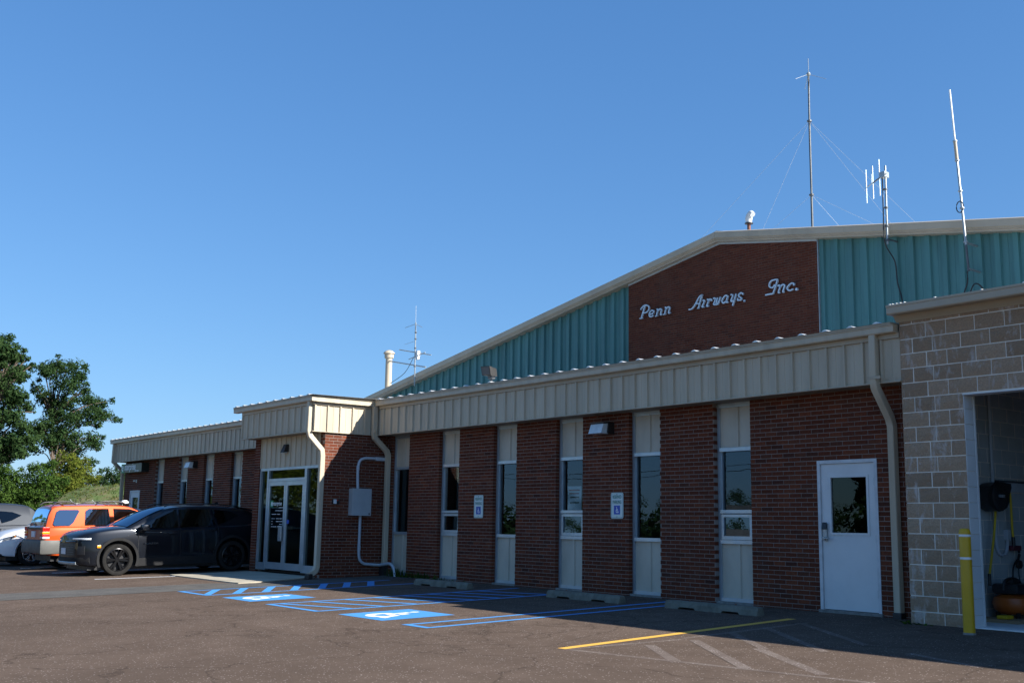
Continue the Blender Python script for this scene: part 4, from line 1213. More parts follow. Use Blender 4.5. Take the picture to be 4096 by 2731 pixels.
t = thing('gooseneck_vent', 'rusty roof vent pipe with a bent white hood on the ridge', 'vent', (-17.2, 12.45, 8.9))
vx, vy = -17.2, 12.45
MB().cyl((vx, vy), .055, 8.9, 10.55, 14).build('pipe', MT['rust'], t, smooth=True)
MB().lathe([(.055, 0), (.13, .005), (.13, .03), (.05, .05)], (vx, vy, 10.52), 16).build('collar', MT['black'], t, smooth=True)
hd_ = catmull([(vx, vy, 10.56), (vx, vy, 10.68), (vx + .04, vy - .01, 10.79), (vx + .12, vy - .03, 10.83), (vx + .20, vy - .05, 10.77)], 4)
MB().tube(hd_, .095, 14, (0, 1, 0), [1, 1.05, 1.1, 1.12, 1.14, 1.14, 1.12, 1.1, 1.05, 1.02, 1.0, .98, .96, .94, .9, .9, .9]).build('hood', MT['white'], t, smooth=True)

t = thing('flue', 'fat pale metal flue pipe with a domed cap behind the hangar rake', 'flue', (-35.78, 11, 5.9))
fx, fy = -35.80, 11.0
MB().cyl((fx, fy), .140, 5.6, 8.22, 24).build('flue_pipe', MT['cream2'], t, smooth=True)
MB().lathe([(.14, -.05), (.195, -.02), (.20, .16), (.16, .165)], (fx, fy, 8.22), 24).build('flue_collar', MT['cream2'], t, smooth=True)
MB().lathe([(.16, 0), (.25, .0), (.235, .05), (.16, .12), (.07, .15), (0, .16)], (fx, fy, 8.385), 24).build('flue_cap', MT['cream'], t, smooth=True)
m_ = MB(); pole(m_, (fx + .12, fy - .05, 8.05), (-29.9, 9.0, 7.0), .028); m_.build('brace', MT['galv'], t, smooth=True)

t = thing('dipole_mast', 'thin galvanised antenna mast with crossed rods at the left hangar rake', 'antenna', (-30.33, 8.8, 6.7))
m_ = MB(); pole(m_, (-30.315, 8.8, 6.3), (-30.364, 8.8, 8.74), .026); m_.build('mast', MT['galv'], t, smooth=True)
m_ = MB()
for z_ in (7.05, 7.75, 8.1, 8.35): m_.cyl((-30.34, 8.8), .046, z_ - .02, z_ + .02, 10)
m_.build('mast_clamp', MT['galvd'], t)
m_ = MB(); pole(m_, (-31.15, 8.6, 7.76), (-29.55, 9.0, 7.42), .020, 6); pole(m_, (-31.25, 9.1, 7.45), (-29.2, 8.5, 7.42), .020, 6); m_.build('dipole', MT['galv'], t)
MB().bbox(-30.2, -30.05, 8.72, 8.84, 7.28, 7.62, .02).build('balun', MT['white'], t)
m_ = MB(); pole(m_, (-30.364, 8.8, 8.72), (-30.38, 8.8, 9.38), .008, 6); pole(m_, (-30.36, 8.8, 8.68), (-31.1, 8.8, 8.63), .009, 6); pole(m_, (-30.36, 8.8, 8.68), (-30.05, 8.9, 8.52), .009, 6); pole(m_, (-30.345, 8.8, 8.02), (-31.1, 8.8, 7.98), .006, 6)
m_.build('radial', MT['galv'], t)
m_ = MB(); m_.tube(catmull([(-30.35, 8.75, 7.4), (-31.2, 8.9, 6.9), (-32.4, 9.0, 6.6)], 5), .012, 6); m_.build('cable', MT['galvd'], t)

t = thing('yagi_antenna', 'small antenna of three upright rods on a boom beside its pole', 'antenna', (-10.0, 8.8, 6.8))
m_ = MB(); pole(m_, (-10.003, 8.8, 7.86), (-9.982, 8.8, 9.78), .024); m_.build('mast', MT['galv'], t, smooth=True)
m_ = MB()
for z_ in (7.95, 8.3, 8.75, 9.2): m_.cyl((-10.0, 8.8), .048, z_ - .018, z_ + .018, 10)
for z_ in (7.98,): m_.box(-10.01, -9.97, 8.78, 9.20, z_ - .012, z_ + .012)
m_.build('mast_clamp', MT['galvd'], t)
bd = Vector((-.85, .53, 0)); P0 = Vector((-10.016, 8.8, 9.56))
m_ = MB(); pole(m_, P0 + bd * -.12, P0 + bd * 1.06, .013, 8); m_.build('boom', MT['galv'], t, smooth=True)
MB().bbox(-10.10, -9.95, 8.72, 8.90, 9.49, 9.63, .01).build('boom_clamp', MT['galv'], t)
for L_, a, b in ((1.02, 9.165, 10.02), (.64, 9.163, 9.995), (.27, 9.13, 10.035)):
    q = P0 + bd * L_
    m_ = MB(); pole(m_, (q.x, q.y, a), (q.x, q.y, b), .016, 8); m_.build('element', MT['letter'], t, smooth=True)
q = P0 + bd * .70
m_ = MB(); pole(m_, (q.x, q.y, 9.56), (q.x, q.y, 9.80), .015, 8); m_.build('driven_stub', MT['letter'], t, smooth=True)
m_ = MB(); m_.tube(catmull([P0 + bd * .64, P0 + bd * .3 + Vector((0, -.03, -.01)), P0 + bd * .1 + Vector((0, -.04, -.05)), (-10.04, 8.75, 9.35), (-10.05, 8.75, 8.6), (-10.05, 8.77, 7.9), (-10.02, 9.1, 7.5), (-10.02, 9.17, 7.0), (-9.92, 9.17, 6.6), (-9.85, 9.17, 6.0)], 4), .016, 6)
m_.build('cable', MT['black'], t)

t = thing('whip_antenna', 'long white leaning whip antenna clamped to the teal wall at right', 'antenna', (-8.0, 8.75, 6.7))
pt = lambda z_: (-8.018 - (z_ - 7.516) * .0545, 8.75, z_)
m_ = MB(); pole(m_, pt(7.45), pt(9.42), .028); m_.build('mast', MT['galv'], t, smooth=True)
m_ = MB(); pole(m_, pt(9.40), pt(9.90), .038, 10); m_.build('antenna_base', MT['cream2'], t, smooth=True)
m_ = MB(); pole(m_, pt(9.90), pt(11.12), .021, 10); m_.build('whip', MT['reflect'], t, smooth=True)
m_ = MB(); pole(m_, pt(6.85), pt(7.45), .028); m_.build('mast_foot', MT['galvd'], t, smooth=True)
m_ = MB()
for z_ in (7.52, 8.3, 8.7, 9.42, 9.88): m_.cyl(pt(z_)[:2], .05, z_ - .016, z_ + .016, 10)
for z_ in (7.50, 6.90): m_.box(pt(z_)[0] - .02, pt(z_)[0] + .03, 8.74, 9.20, z_ - .016, z_ + .016)
m_.build('wall_bracket', MT['galv'], t)
lp = [(-8.0, 8.72, 6.85), (-8.01, 8.72, 6.6), (-8.1, 8.72, 6.35), (-8.02, 8.75, 6.3), (-7.9, 8.8, 6.55), (-7.8, 8.9, 6.5), (-7.72, 9.0, 6.2), (-7.68, 9.08, 5.4)]
MB().tube(catmull(lp, 5), .016, 6).build('cable', MT['black'], t)
m_ = MB(); m_.tube([(pt(8.35)[0] - .03 + .085 * math.cos(a), 8.72, 8.33 + .13 * math.sin(a)) for a in [k * math.pi / 6 for k in range(12)]], .012, 6)
m_.build('cable_loop', MT['black'], t)

# ---------------------------------------------------------------- lot furniture
def wheel_stop(x0, x1, y, label):
    L_ = x1 - x0
    t = thing('wheel_stop', label, 'wheel stop', ((x0 + x1) / 2, y, gz(0, y)), (R(1.7), 0, 0), 'concrete wheel stops along the wall', local=True)
    m_ = MB(); h = L_ / 2
    prof = lambda s, zb: [(-.105 * s, zb), (.105 * s, zb), (.085 * s, .075), (.055 * s, 0.117), (-.055 * s, 0.117), (-.085 * s, .075)]
    xs_ = [(-h, .80, .0), (-h + .045, 1, 0), (-h + .30, 1, 0), (-h + .33, 1, .032), (-h + .62, 1, .032), (-h + .65, 1, 0), (h - .65, 1, 0), (h - .62, 1, .032), (h - .33, 1, .032), (h - .30, 1, 0), (h - .045, 1, 0), (h, .80, 0)]
    v = []
    for x_, s, zb in xs_:
        for a, b in prof(s, zb): v.append((x_ , a, b * (1 if s == 1 else .9)))
    f = [tuple(range(5, -1, -1)), tuple(range(len(v) - 6, len(v)))]
    for i in range(len(xs_) - 1):
        for j in range(6): f.append((i * 6 + j, i * 6 + (j + 1) % 6, i * 6 + 6 + (j + 1) % 6, i * 6 + 6 + j))
    m_.add(v, f)
    m_.build('stop_body', MT['stopc'], t)
    p_ = MB()
    for xx in (-h + .45, h - .45): p_.cyl((xx, 0), .012, .12, .1335, 10)
    p_.build('anchor_pin', MT['rust'], t)
wheel_stop(-14.62, -12.78, -1.12, 'concrete wheel stop farthest left, nearest the entrance porch')
wheel_stop(-10.42, -8.60, -1.13, 'concrete wheel stop in the middle, between two blue marked stalls')
wheel_stop(-7.62, -5.82, -1.10, 'concrete wheel stop nearest the white steel door')

bx_, by_ = -2.70, -1.06
t = thing('bollard', 'yellow sleeved bollard with two white bands beside the open garage bay', 'bollard', (bx_, by_, gz(0, by_)))
z0 = gz(0, by_)
MB().lathe([(.068, z0 + .02), (.068, 1.165), (.062, 1.195), (.045, 1.212), (0, 1.216)], (bx_, by_, 0), 28).build('sleeve', MT['byellow'], t, smooth=True)
for z_ in (1.115, .845): MB().lathe([(.0685, z_), (.0695, z_ + .002), (.0695, z_ + .026), (.0685, z_ + .028)], (bx_, by_, 0), 28).build('band', MT['reflect'], t, smooth=True)
MB().cyl((bx_, by_), .075, z0 - .02, z0 + .022, 20).build('footing', MT['sill'], t)

# weeds at the wall foot and a few tufts in the paving cracks
w_ = MB(); rw = random.Random(5)
for cx, cy, n_, sp, hh in ((-16.95, -.10, 60, .22, .20), (-16.2, -.06, 50, .35, .16), (-15.9, -.05, 20, .2, .10), (-15.2, -.05, 14, .3, .07), (-3.6, -.52, 10, .2, .05)):
    for k in range(n_):
        x, y = rw.gauss(cx, sp), cy - abs(rw.gauss(0, .05))
        h = rw.uniform(.3, 1) * hh; a = rw.uniform(0, 6.28); l = rw.uniform(.01, .03)
        lx, ly = rw.uniform(-.06, .06), rw.uniform(-.07, .02)
        w_.add([(x - l, y, gz(x, y)), (x + l, y, gz(x, y)), (x + lx + l * .8, y + ly, gz(x, y) + h), (x + lx - l * .8, y + ly + .01, gz(x, y) + h * .95)], [(0, 1, 2, 3)])
tag(w_.build('wall_weeds', MT['leaf2'], fix=False), 'small green weeds growing along the foot of the brick wall', 'weeds', kind='stuff')

# ---------------------------------------------------------------- inside the garage bay
XW = -3.6
t = thing('hose_reel', 'round black hose reel with yellow hose on the garage wall', 'hose reel', (XW, 1.1, 1.5))
prof_ = [(.62, 1.0), (.60, 1.40)]
pts_ = [(.78, 1.60), (.80, 1.72), (.86, 1.80), (.98, 1.85), (1.15, 1.87), (1.42, 1.855), (1.43, 1.80), (1.37, 1.70), (1.35, 1.60), (1.28, 1.52), (1.15, 1.47), (1.02, 1.465), (.90, 1.50), (.82, 1.55)]
MB().prism(pts_, XW + .02, XW + .20, 'x').build('case', MT['black'], t, smooth=30)
MB().lathe([(0, .035), (.13, .03), (.19, .0), (.21, -.02)], (XW + .20, 1.09, 1.67), 24, 'x').build('case_cover', MT['black'], t, smooth=True)
textmesh('HUSKY', .055, MT['letter'], 'lettering', t, (XW + .238, 1.00, 1.655), (0, 1, 0), (0, 0, 1), .001)
MB().tube(catmull([(XW + .12, 1.11, 1.48), (XW + .12, 1.05, 1.2), (XW + .11, .96, .85), (XW + .10, .90, .62)], 4), .017, 8, (1, 0, 0)).build('hose', MT['hose'], t, smooth=True)
MB().cyl((XW + .10, .895), .022, .46, .62, 10).build('nozzle', MT['black'], t)
MB().tube(catmull([(XW + .12, 1.42, 1.80), (XW + .12, 1.52, 1.72), (XW + .11, 1.55, 1.55), (XW + .10, 1.57, 1.25), (XW + .10, 1.58, 1.12)], 4), .017, 8, (1, 0, 0)).build('hose', MT['hose'], t, smooth=True)
MB().cyl((XW + .10, 1.585), .024, .99, 1.12, 10).build('hose_end', MT['black'], t)
t = thing('wall_conduit', 'grey conduit run with outlet box on the garage wall', 'conduit', (XW, 1.3, .9))
MB().tube(catmull([(XW + .03, 1.26, 3.3), (XW + .03, 1.24, 2.0), (XW + .03, 1.24, 1.15), (XW + .03, 1.27, .95), (XW + .03, 1.36, .87), (XW + .03, 1.48, .89), (XW + .03, 1.54, 1.0), (XW + .03, 1.55, 1.08)], 5), .024, 8, (1, 0, 0)).build('pipe', MT['pvc'], t, smooth=True)
MB().bbox(XW + .002, XW + .07, 1.50, 1.61, 1.07, 1.22, .006).build('outlet_box', MT['pvc'], t)
MB().tube([(XW + .025, 1.30, 1.895), (XW + .025, 3.2, 1.905)], .014, 8).build('pipe', MT['galvd'], t)
MB().box(XW + .002, XW + .03, 1.30, 3.2, 1.752, 1.88).build('wall_strip', MT['pvc'], t)
t = thing('air_regulator', 'air line regulator with gauge hanging below the yellow hose', 'regulator', (XW, 1.6, .8))
MB().bbox(XW + .04, XW + .11, 1.56, 1.78, .93, 1.0, .01).build('filter_body', flat('regulator_red', (.10, .02, .03)), t)
MB().lathe([(0, .02), (.055, .018), (.06, 0), (.06, -.03), (0, -.03)], (XW + .11, 1.70, .74), 20, 'x').build('gauge', MT['black'], t, smooth=True)
m_ = MB(); m_.tube(catmull([(XW + .08, 1.74, .98), (XW + .08, 1.76, .88), (XW + .09, 1.70, .80)], 4), .02, 8)
m_.tube(catmull([(XW + .09, 1.66, .80), (XW + .12, 1.50, .70), (XW + .15, 1.42, .55), (XW + .2, 1.38, .44)], 4), .012, 6); m_.tube(catmull([(XW + .09, 1.70, .70), (XW + .1, 1.68, .6), (XW + .15, 1.62, .42)], 4), .010, 6)
m_.build('air_line', MT['black'], t)
t = thing('air_compressor', 'orange tank air compressor with black motor hood on a board', 'compressor', (-3.26, 1.05, .06))
MB().lathe([(0, -.15), (.17, -.14), (.24, -.08), (.26, 0), (.24, .07), (.17, .11), (0, .13)], (-3.26, 1.03, .24), 28).build('tank', MT['orange'], t, smooth=True)
MB().bbox(-3.45, -3.07, .82, 1.26, .36, .50, .05).build('motor_hood', MT['black'], t, smooth=True)
m_ = MB(); m_.bbox(-3.32, -3.20, .95, 1.12, .48, .56, .02); m_.tube(catmull([(-3.26, .80, .42), (-3.26, .84, .53), (-3.26, 1.02, .57), (-3.26, 1.22, .53), (-3.26, 1.27, .42)], 4), .018, 8); m_.build('carry_handle', MT['black'], t, smooth=True)
textmesh('RIDGID', .075, MT['signwhite'], 'lettering', t, (-2.99, .94, .22), (.2, 1, 0), (0, 0, 1), .001)
m_ = MB()
for k in range(4):
    rr = .20 + .03 * k
    m_.tube([(-3.1 + .03 * k, 1.30 + rr * .8 * math.cos(a), .27 + rr * math.sin(a)) for a in [R(-60 + 20 * j) for j in range(12)]], .013, 6)
m_.build('coiled_hose', MT['black'], t)
for a in (45, 135, 225, 315): MB().cyl((-3.26 + .2 * math.cos(R(a)), 1.03 + .2 * math.sin(R(a))), .03, .055, .12, 10).build('foot', MT['rubber'], t)
t = thing('cardboard_sheet', 'brown cardboard tray on the garage floor under the compressor', 'cardboard', (-3.25, 1.0, -.02))
MB().bbox(-3.56, -2.92, .52, 1.75, -.021, .05, .01).build('tray', MT['card'], t)
t = thing('yellow_tool', 'small yellow tool lying on the garage floor', 'tool', (-3.1, .62, .05))
MB().bbox(-3.25, -3.10, .56, .74, .05, .10, .02).build('tool_body', MT['hose'], t, smooth=True)

# ================================================================ vehicles
def interp(tab, x):
    """smooth interpolation in a table of (x, value)"""
    if x <= tab[0][0]: return tab[0][1]
    if x >= tab[-1][0]: return tab[-1][1]
    for i in range(len(tab) - 1):
        x0, a = tab[i]; x1, b = tab[i + 1]
        if x0 <= x <= x1:
            m0 = (b - tab[i - 1][1]) / (x1 - tab[i - 1][0]) if i > 0 else (b - a) / (x1 - x0)
            m1 = (tab[i + 2][1] - a) / (tab[i + 2][0] - x0) if i + 2 < len(tab) else (b - a) / (x1 - x0)
            h = x1 - x0; t_ = (x - x0) / h
            if (b - a) == 0: m0 = m1 = 0
            return a * (2 * t_ ** 3 - 3 * t_ ** 2 + 1) + m0 * h * (t_ ** 3 - 2 * t_ ** 2 + t_) + b * (-2 * t_ ** 3 + 3 * t_ ** 2) + m1 * h * (t_ ** 3 - t_ ** 2)

def boolean_cut(mesh, cutters):
    o = bpy.data.objects.new('tmp', mesh); COL.objects.link(o)
    cs = []
    for c in cutters:
        co = bpy.data.objects.new('cut', c); COL.objects.link(co); cs.append(co)
        md = o.modifiers.new('b', 'BOOLEAN'); md.operation = 'DIFFERENCE'; md.object = co; md.solver = 'EXACT'
    dg = bpy.context.evaluated_depsgraph_get()
    me = bpy.data.meshes.new_from_object(o.evaluated_get(dg))
    for q in cs + [o]: bpy.data.objects.remove(q)
    return me

def car(S, label, loc, rotz, tilt):
    """S: table of shape values; x forward, y left, z up, origin on the ground under the middle"""
    root = thing(S['name'], label, S.get('cat', 'car'), loc, (0, 0, 0), local=True)
    root.rotation_euler = (Matrix.Rotation(rotz, 3, 'Z')).to_euler()
    Mx = Matrix.Rotation(tilt, 3, 'X') @ Matrix.Rotation(rotz, 3, 'Z')
    root.rotation_euler = Mx.to_euler()
    xf, xr = S['front'], S['rear']
    W2 = S['w'] / 2
    paint = S['paint']
    N = 64
    xsn = [xr + (xf - xr) * (0.5 - 0.5 * math.cos(math.pi * i / N)) for i in range(N + 1)]
    ring = []
    for x in xsn:
        k = interp(S['plan'], x)
        wb, wm, ws = W2 * k * .93, W2 * k, W2 * k * S.get('sh', .985)
        zb, zd = interp(S['bottom'], x), interp(S['deck'], x)
        zm = zb + (zd - zb) * S.get('zmax', .52)
        zs = zb + (zd - zb) * .86
        cr = S.get('crown', .035)
        half = catmull([(0, wb * .5, zb), (0, wb, zb + .0), (0, wm * .995, zb + .10), (0, wm, zm), (0, ws, zs), (0, ws - .07, zd - .012), (0, (ws - .07) * .55, zd + cr * .7), (0, 0, zd + cr)], 3)
        pts = [(x, 0, zb)] + [(x, v.y, v.z) for v in half]
        ring.append(pts + [(p[0], -p[1], p[2]) for p in pts[-2:0:-1]])
    m_ = MB(); n_ = len(ring[0])
    for rg_ in ring: m_.v += rg_
    for i in range(N):
        for j in range(n_):
            m_.f.append((i * n_ + j, i * n_ + (j + 1) % n_, (i + 1) * n_ + (j + 1) % n_, (i + 1) * n_ + j))
    m_.f += [tuple(range(n_ - 1, -1, -1)), tuple(N * n_ + j for j in range(n_))]
    me = m_.mesh('body', paint)
    rw_ = S['wheel_r']; ra = rw_ + S.get('arch', .055)
    cut = []
    for wx in S['axles']:
        for s in (1, -1):
            c = MB().cyl((wx, rw_ + .015), ra, s * (W2 - .30), s * (W2 + .2), 40, 'y'); cut.append(c.mesh('c'))
            c2 = MB().box(wx - ra, wx + ra, s * (W2 - .30), s * (W2 + .2), -.3, rw_ + .0); cut.append(c2.mesh('c'))
    me = boolean_cut(me, cut)
    for p in me.polygons: p.use_smooth = True
    try: me.set_sharp_from_angle(angle=R(32))
    except Exception: pass
    body = link('body', me, root)
    # greenhouse
    tum = S.get('tumble', .30)
    belt = lambda x: interp(S['deck'], x) - .03
    wb_ = lambda x: W2 * interp(S['plan'], x) * S.get('sh', .985) - .065
    zr = lambda x: interp(S['roof'], x)
    wat = lambda x, z: wb_(x) - tum * max(0, z - belt(x))
    x0, x1 = S['roof'][0][0], S['roof'][-1][0]
    G = MB(); NG = 40; gs = [x0 + (x1 - x0) * i / NG for i in range(NG + 1)]
    k_ = 0
    for x in gs:
        zb, zt = belt(x) - .03, max(zr(x), belt(x) - .02)
        w0, w1 = wb_(x) + .006, wat(x, zt)
        cr = .045
        half = [(0, zb), (w0, zb), ((w0 + w1) / 2 + .004, (zb + zt) / 2), (w1, zt - .03), (w1 - .03, zt - .006), (w1 * .6, zt + cr * .62), (w1 * .3, zt + cr * .92), (0, zt + cr)]
        pts = [(x, a, b) for a, b in half] + [(x, -a, b) for a, b in half[-2:0:-1]]
        G.v += pts; k_ = len(pts)
    for i in range(NG):
        for j in range(k_): G.f.append((i * k_ + j, i * k_ + (j + 1) % k_, (i + 1) * k_ + (j + 1) % k_, (i + 1) * k_ + j))
    G.f += [tuple(range(k_ - 1, -1, -1)), tuple(NG * k_ + j for j in range(k_))]
    cab = G.build('cabin', S.get('pillar', paint), root, smooth=30)
    top = lambda x, y: zr(x) + .045 * (1 - min(1, abs(y) / max(.1, wat(x, zr(x)))) ** 2)
    def slant(a, b, nm, mat, inset=.07):
        q = MB(); nx, ny = 10, 8
        for i in range(nx + 1):
            x = a + (b - a) * i / nx
            w = wat(x, zr(x)) - inset
            for j in range(ny + 1):
                y = -w + 2 * w * j / ny
                q.v.append((x, y, top(x, y) + .008))
        for i in range(nx):
            for j in range(ny):
                e = i * (ny + 1) + j; q.f.append((e, e + 1, e + ny + 2, e + ny + 1))
        return q.build(nm, mat, cab, smooth=True, fix=False)
    slant(*S['windshield'], 'windshield', S['glass'])
    slant(*S['backlight'], 'rear_window', S['glass'])
    for nm, pg in S['side_windows']:
        for s in (1, -1):
            q = MB(); q.add([(x, s * (wat(x, z) + .016), z) for x, z in pg] + [(x, s * (wat(x, z) - .01), z) for x, z in pg], [tuple(range(len(pg)))] + [(i, (i + 1) % len(pg), len(pg) + (i + 1) % len(pg), len(pg) + i) for i in range(len(pg))])
            q.build(nm, S['glass'], cab)
    # wheels
    for wx in S['axles']:
        for s in (1, -1):
            yo = s * (W2 - .115 + S.get('wo', 0)); r_ = rw_; ri = S['rim_r']
            hub = bpy.data.objects.new('wheel', MB().lathe([(ri + .005, -.10), (r_ - .05, -.112), (r_ - .012, -.10), (r_, -.06), (r_, .06), (r_ - .012, .10), (r_ - .05, .112), (ri + .005, .10), (ri - .01, .06), (ri - .01, -.06), (ri + .005, -.10)], (0, 0, 0), 36, 'y').mesh('tyre', MT['rubber'], smooth=True))
            COL.objects.link(hub); hub.parent = root; hub.location = (wx, yo, r_)
            rm = MB()
            rm.lathe([(ri, .085), (ri - .018, .09), (ri - .03, .05), (ri - .04, -.05)], (0, 0, 0), 36, 'y')
            rm.lathe([(0, .062), (.05, .06), (.062, .045), (.07, .0), (.065, -.03)], (0, 0, 0), 20, 'y')
            ns = S.get('spokes', 6)
            for k in range(ns):
                for da in ((-.13, .13) if S.get('split', True) else (0,)):
                    a = 2 * math.pi * k / ns + da; a2 = 2 * math.pi * k / ns + da * .55
                    w = .016 if S.get('split', True) else .038
                    pA, pB = Vector((math.cos(a2) * .045, 0, math.sin(a2) * .045)), Vector((math.cos(a) * (ri - .012), 0, math.sin(a) * (ri - .012)))
                    tt = (pB - pA).normalized(); ss = Vector((-tt.z, 0, tt.x)) * w
                    rm.add([pA - ss + Vector((0, .056, 0)), pA + ss + Vector((0, .056, 0)), pB + ss * 1.25 + Vector((0, .078, 0)), pB - ss * 1.25 + Vector((0, .078, 0)),
                            pA - ss * 1.3 + Vector((0, .02, 0)), pA + ss * 1.3 + Vector((0, .02, 0)), pB + ss * 1.4 + Vector((0, .03, 0)), pB - ss * 1.4 + Vector((0, .03, 0))],
                           [(0, 1, 2, 3), (0, 4, 5, 1), (1, 5, 6, 2), (2, 6, 7, 3), (3, 7, 4, 0), (4, 7, 6, 5)])
            if s < 0:
                rm.v = [(a, -b, c) for a, b, c in rm.v]
            rm.build('rim', S['rim'], hub, smooth=30)
            bd_ = MB().lathe([(0, -.02), (ri - .045, -.02), (ri - .045, -.05)], (0, 0, 0), 24, 'y')
            if s < 0: bd_.v = [(a, -b, c) for a, b, c in bd_.v]
            bd_.build('brake_disc', MT['black'], hub)
            # arch lip
            if S.get('clad'):
                al = MB(); arc = [(wx + (ra + .022) * math.cos(a), s * (W2 * interp(S['plan'], wx + (ra + .02) * math.cos(a)) + .001), rw_ + .015 + (ra + .022) * math.sin(a)) for a in [R(-22 + 224 * k / 24) for k in range(25)]]
                al.sweep(arc, [(-.030, -.012), (.030, -.012), (.030, .012), (-.030, .012)], (0, 1, 0)); al.build('arch_trim', S['clad'], root, smooth=30)
    if S.get('clad'):
        for s in (1, -1):
            a, b = S['axles'][1] + ra + .03, S['axles'][0] - ra - .03
            zb0 = interp(S['bottom'], 0)
            MB().add([(a, s * (W2 + .004), zb0 - .01), (b, s * (W2 + .004), zb0 - .01), (b, s * (W2 + .012), zb0 + .17), (a, s * (W2 + .012), zb0 + .20), (a, s * (W2 - .10), zb0 - .015), (b, s * (W2 - .10), zb0 - .015), (b, s * (W2 - .04), zb0 + .18), (a, s * (W2 - .04), zb0 + .21)],
                     [(0, 1, 2, 3), (0, 4, 5, 1), (2, 6, 7, 3), (0, 3, 7, 4), (1, 5, 6, 2), (4, 7, 6, 5)]).build('sill_trim', S['clad'], root)
    # mirrors and door handles
    for s in (1, -1):
        mx, mz = S['mirror']
        yy = s * (W2 - .02)
        q = MB(); q.bbox(mx - .10, mx + .10, yy if s > 0 else yy - .20, yy + .20 if s > 0 else yy, mz - .015, mz + .13, .045); q.bbox(mx - .02, mx + .10, min(yy - s * .12, yy + s * .03), max(yy - s * .12, yy + s * .03), mz - .05, mz + .02, .01)
        q.build('mirror', S.get('mirror_mat', paint), root, smooth=True)
        for hx, hz in S['handles']:
            MB().bbox(hx - .11, hx + .09, s * (W2 + .012) - .016, s * (W2 + .012) + .016, hz - .016, hz + .016, .010).build('door_handle', S.get('handle_mat', paint), root, smooth=True)
        # door shut lines as narrow dark strips
        sl_ = MB()
        for dx, za, zb in S['shut']:
            sl_.box(dx - .004, dx + .004, s * (W2 * .93), s * (W2 + .0025), za, zb)
        sl_.build('door_gap', MT['black'], root)
    MB().box(xr + .25, xf - .3, -W2 + .18, W2 - .18, interp(S['bottom'], 0) - .08, interp(S['bottom'], 0) + .12).build('underbody', MT['black'], root)
    return root, body, cab

CARGLASS = glassmat("car_glass", (0.10, 0.12, 0.12), 0.30)
TINT = glassmat("tinted_car_glass", (0.05, 0.055, 0.06), 0.015)
SEAT = plain("car_seat", (0.16, 0.15, 0.14), 0.9)
CHROME = flat("chrome", (0.75, 0.76, 0.78), 0.12, 1.0)
TAILRED = flat("tail_lamp_red", (0.55, 0.012, 0.008), 0.15)
AMBER = flat("amber_lamp", (0.85, 0.28, 0.01), 0.2)
CLEAR = flat("clear_lamp", (0.62, 0.64, 0.66), 0.12)
PLATE = flat("number_plate", (0.62, 0.66, 0.72), 0.4)
def orient_y(mb, s): 
    return mb

# --- dark crossover, nose out, beside the porch
BL = dict(name='parked_car', cat='car', front=2.40, rear=-2.43, w=1.93, paint=carpaint('dark_blue_grey_paint', (.007, .0085, .0125), .35, rough=.36, coat=.7), wheel_r=.368, rim_r=.27, axles=(1.45, -1.41), arch=.075,
          plan=[(-2.43, .80), (-2.30, .90), (-1.9, .975), (-1.0, 1.0), (0.4, .99), (1.4, 1.0), (1.95, .97), (2.10, .925), (2.20, .855), (2.30, .72), (2.36, .55), (2.40, .34)],
          bottom=[(-2.43, .42), (-2.2, .30), (-1.0, .22), (1.2, .22), (2.1, .24), (2.40, .30)],
          deck=[(-2.43, 1.08), (-2.33, 1.17), (-1.6, 1.13), (0.0, 1.085), (0.9, 1.10), (1.3, 1.105), (1.75, 1.07), (2.10, 1.01), (2.28, .955), (2.40, .90)], crown=.05, zmax=.55, sh=.97,
          roof=[(1.30, 1.07), (1.05, 1.20), (.55, 1.44), (.15, 1.565), (-.3, 1.605), (-1.0, 1.60), (-1.55, 1.56), (-1.95, 1.47), (-2.12, 1.36), (-2.30, 1.13)][::-1],
          windshield=(1.22, .24), backlight=(-2.26, -2.0), glass=TINT, tumble=.36, spokes=6, rim=flat('black_alloy', (.02, .02, .022), .18, .6), clad=plain('dark_cladding', (.018, .018, .019), .7, spec=.2),
          side_windows=[('side_window', [(.98, 1.10), (.28, 1.48), (-.02, 1.53), (-.02, 1.10)]), ('side_window', [(-.08, 1.10), (-.08, 1.53), (-.85, 1.525), (-.98, 1.13)]), ('quarter_window', [(-1.04, 1.15), (-.92, 1.52), (-1.35, 1.48), (-1.62, 1.38), (-1.35, 1.24)])],
          mirror=(.86, 1.05), handles=[(.16, .95), (-.88, 1.02)], shut=[(.98, .38, 1.07), (-.05, .38, 1.08), (-1.02, .62, 1.1)])
by0 = -5.65 + 2.43
root, body, cab = car(BL, 'dark blue-grey crossover parked nose out beside the entrance porch', (-22.97, by0, gz(0, by0)), R(-90), .03)
NOSE = [(0, 2.415), (.33, 2.40), (.53, 2.36), (.69, 2.30), (.83, 2.20), (.895, 2.10), (.94, 1.95)]
def nose_band(nm, ya, yb, zs, mat, parent, n_=14):
    """piece wrapped round the front: zs = (z, offset) pairs from bottom to top"""
    q = MB(); k_ = len(zs)
    for i in range(n_ + 1):
        y = ya + (yb - ya) * i / n_
        xn = interp(NOSE, abs(y))
        for z, o_ in zs: q.v.append((xn + o_, y, z))
        for z, o_ in zs[::-1]: q.v.append((xn - .06, y * .97, z))
    m2 = 2 * k_
    for i in range(n_):
        for j in range(m2): q.f.append((i * m2 + j, i * m2 + (j + 1) % m2, (i + 1) * m2 + (j + 1) % m2, (i + 1) * m2 + j))
    q.f += [tuple(range(m2)), tuple(n_ * m2 + j for j in range(m2))]
    return q.build(nm, mat, parent, smooth=30)
nose_band('grille', -.60, .60, [(.47, .004), (.60, .010), (.77, .004)], MT['black'], root)
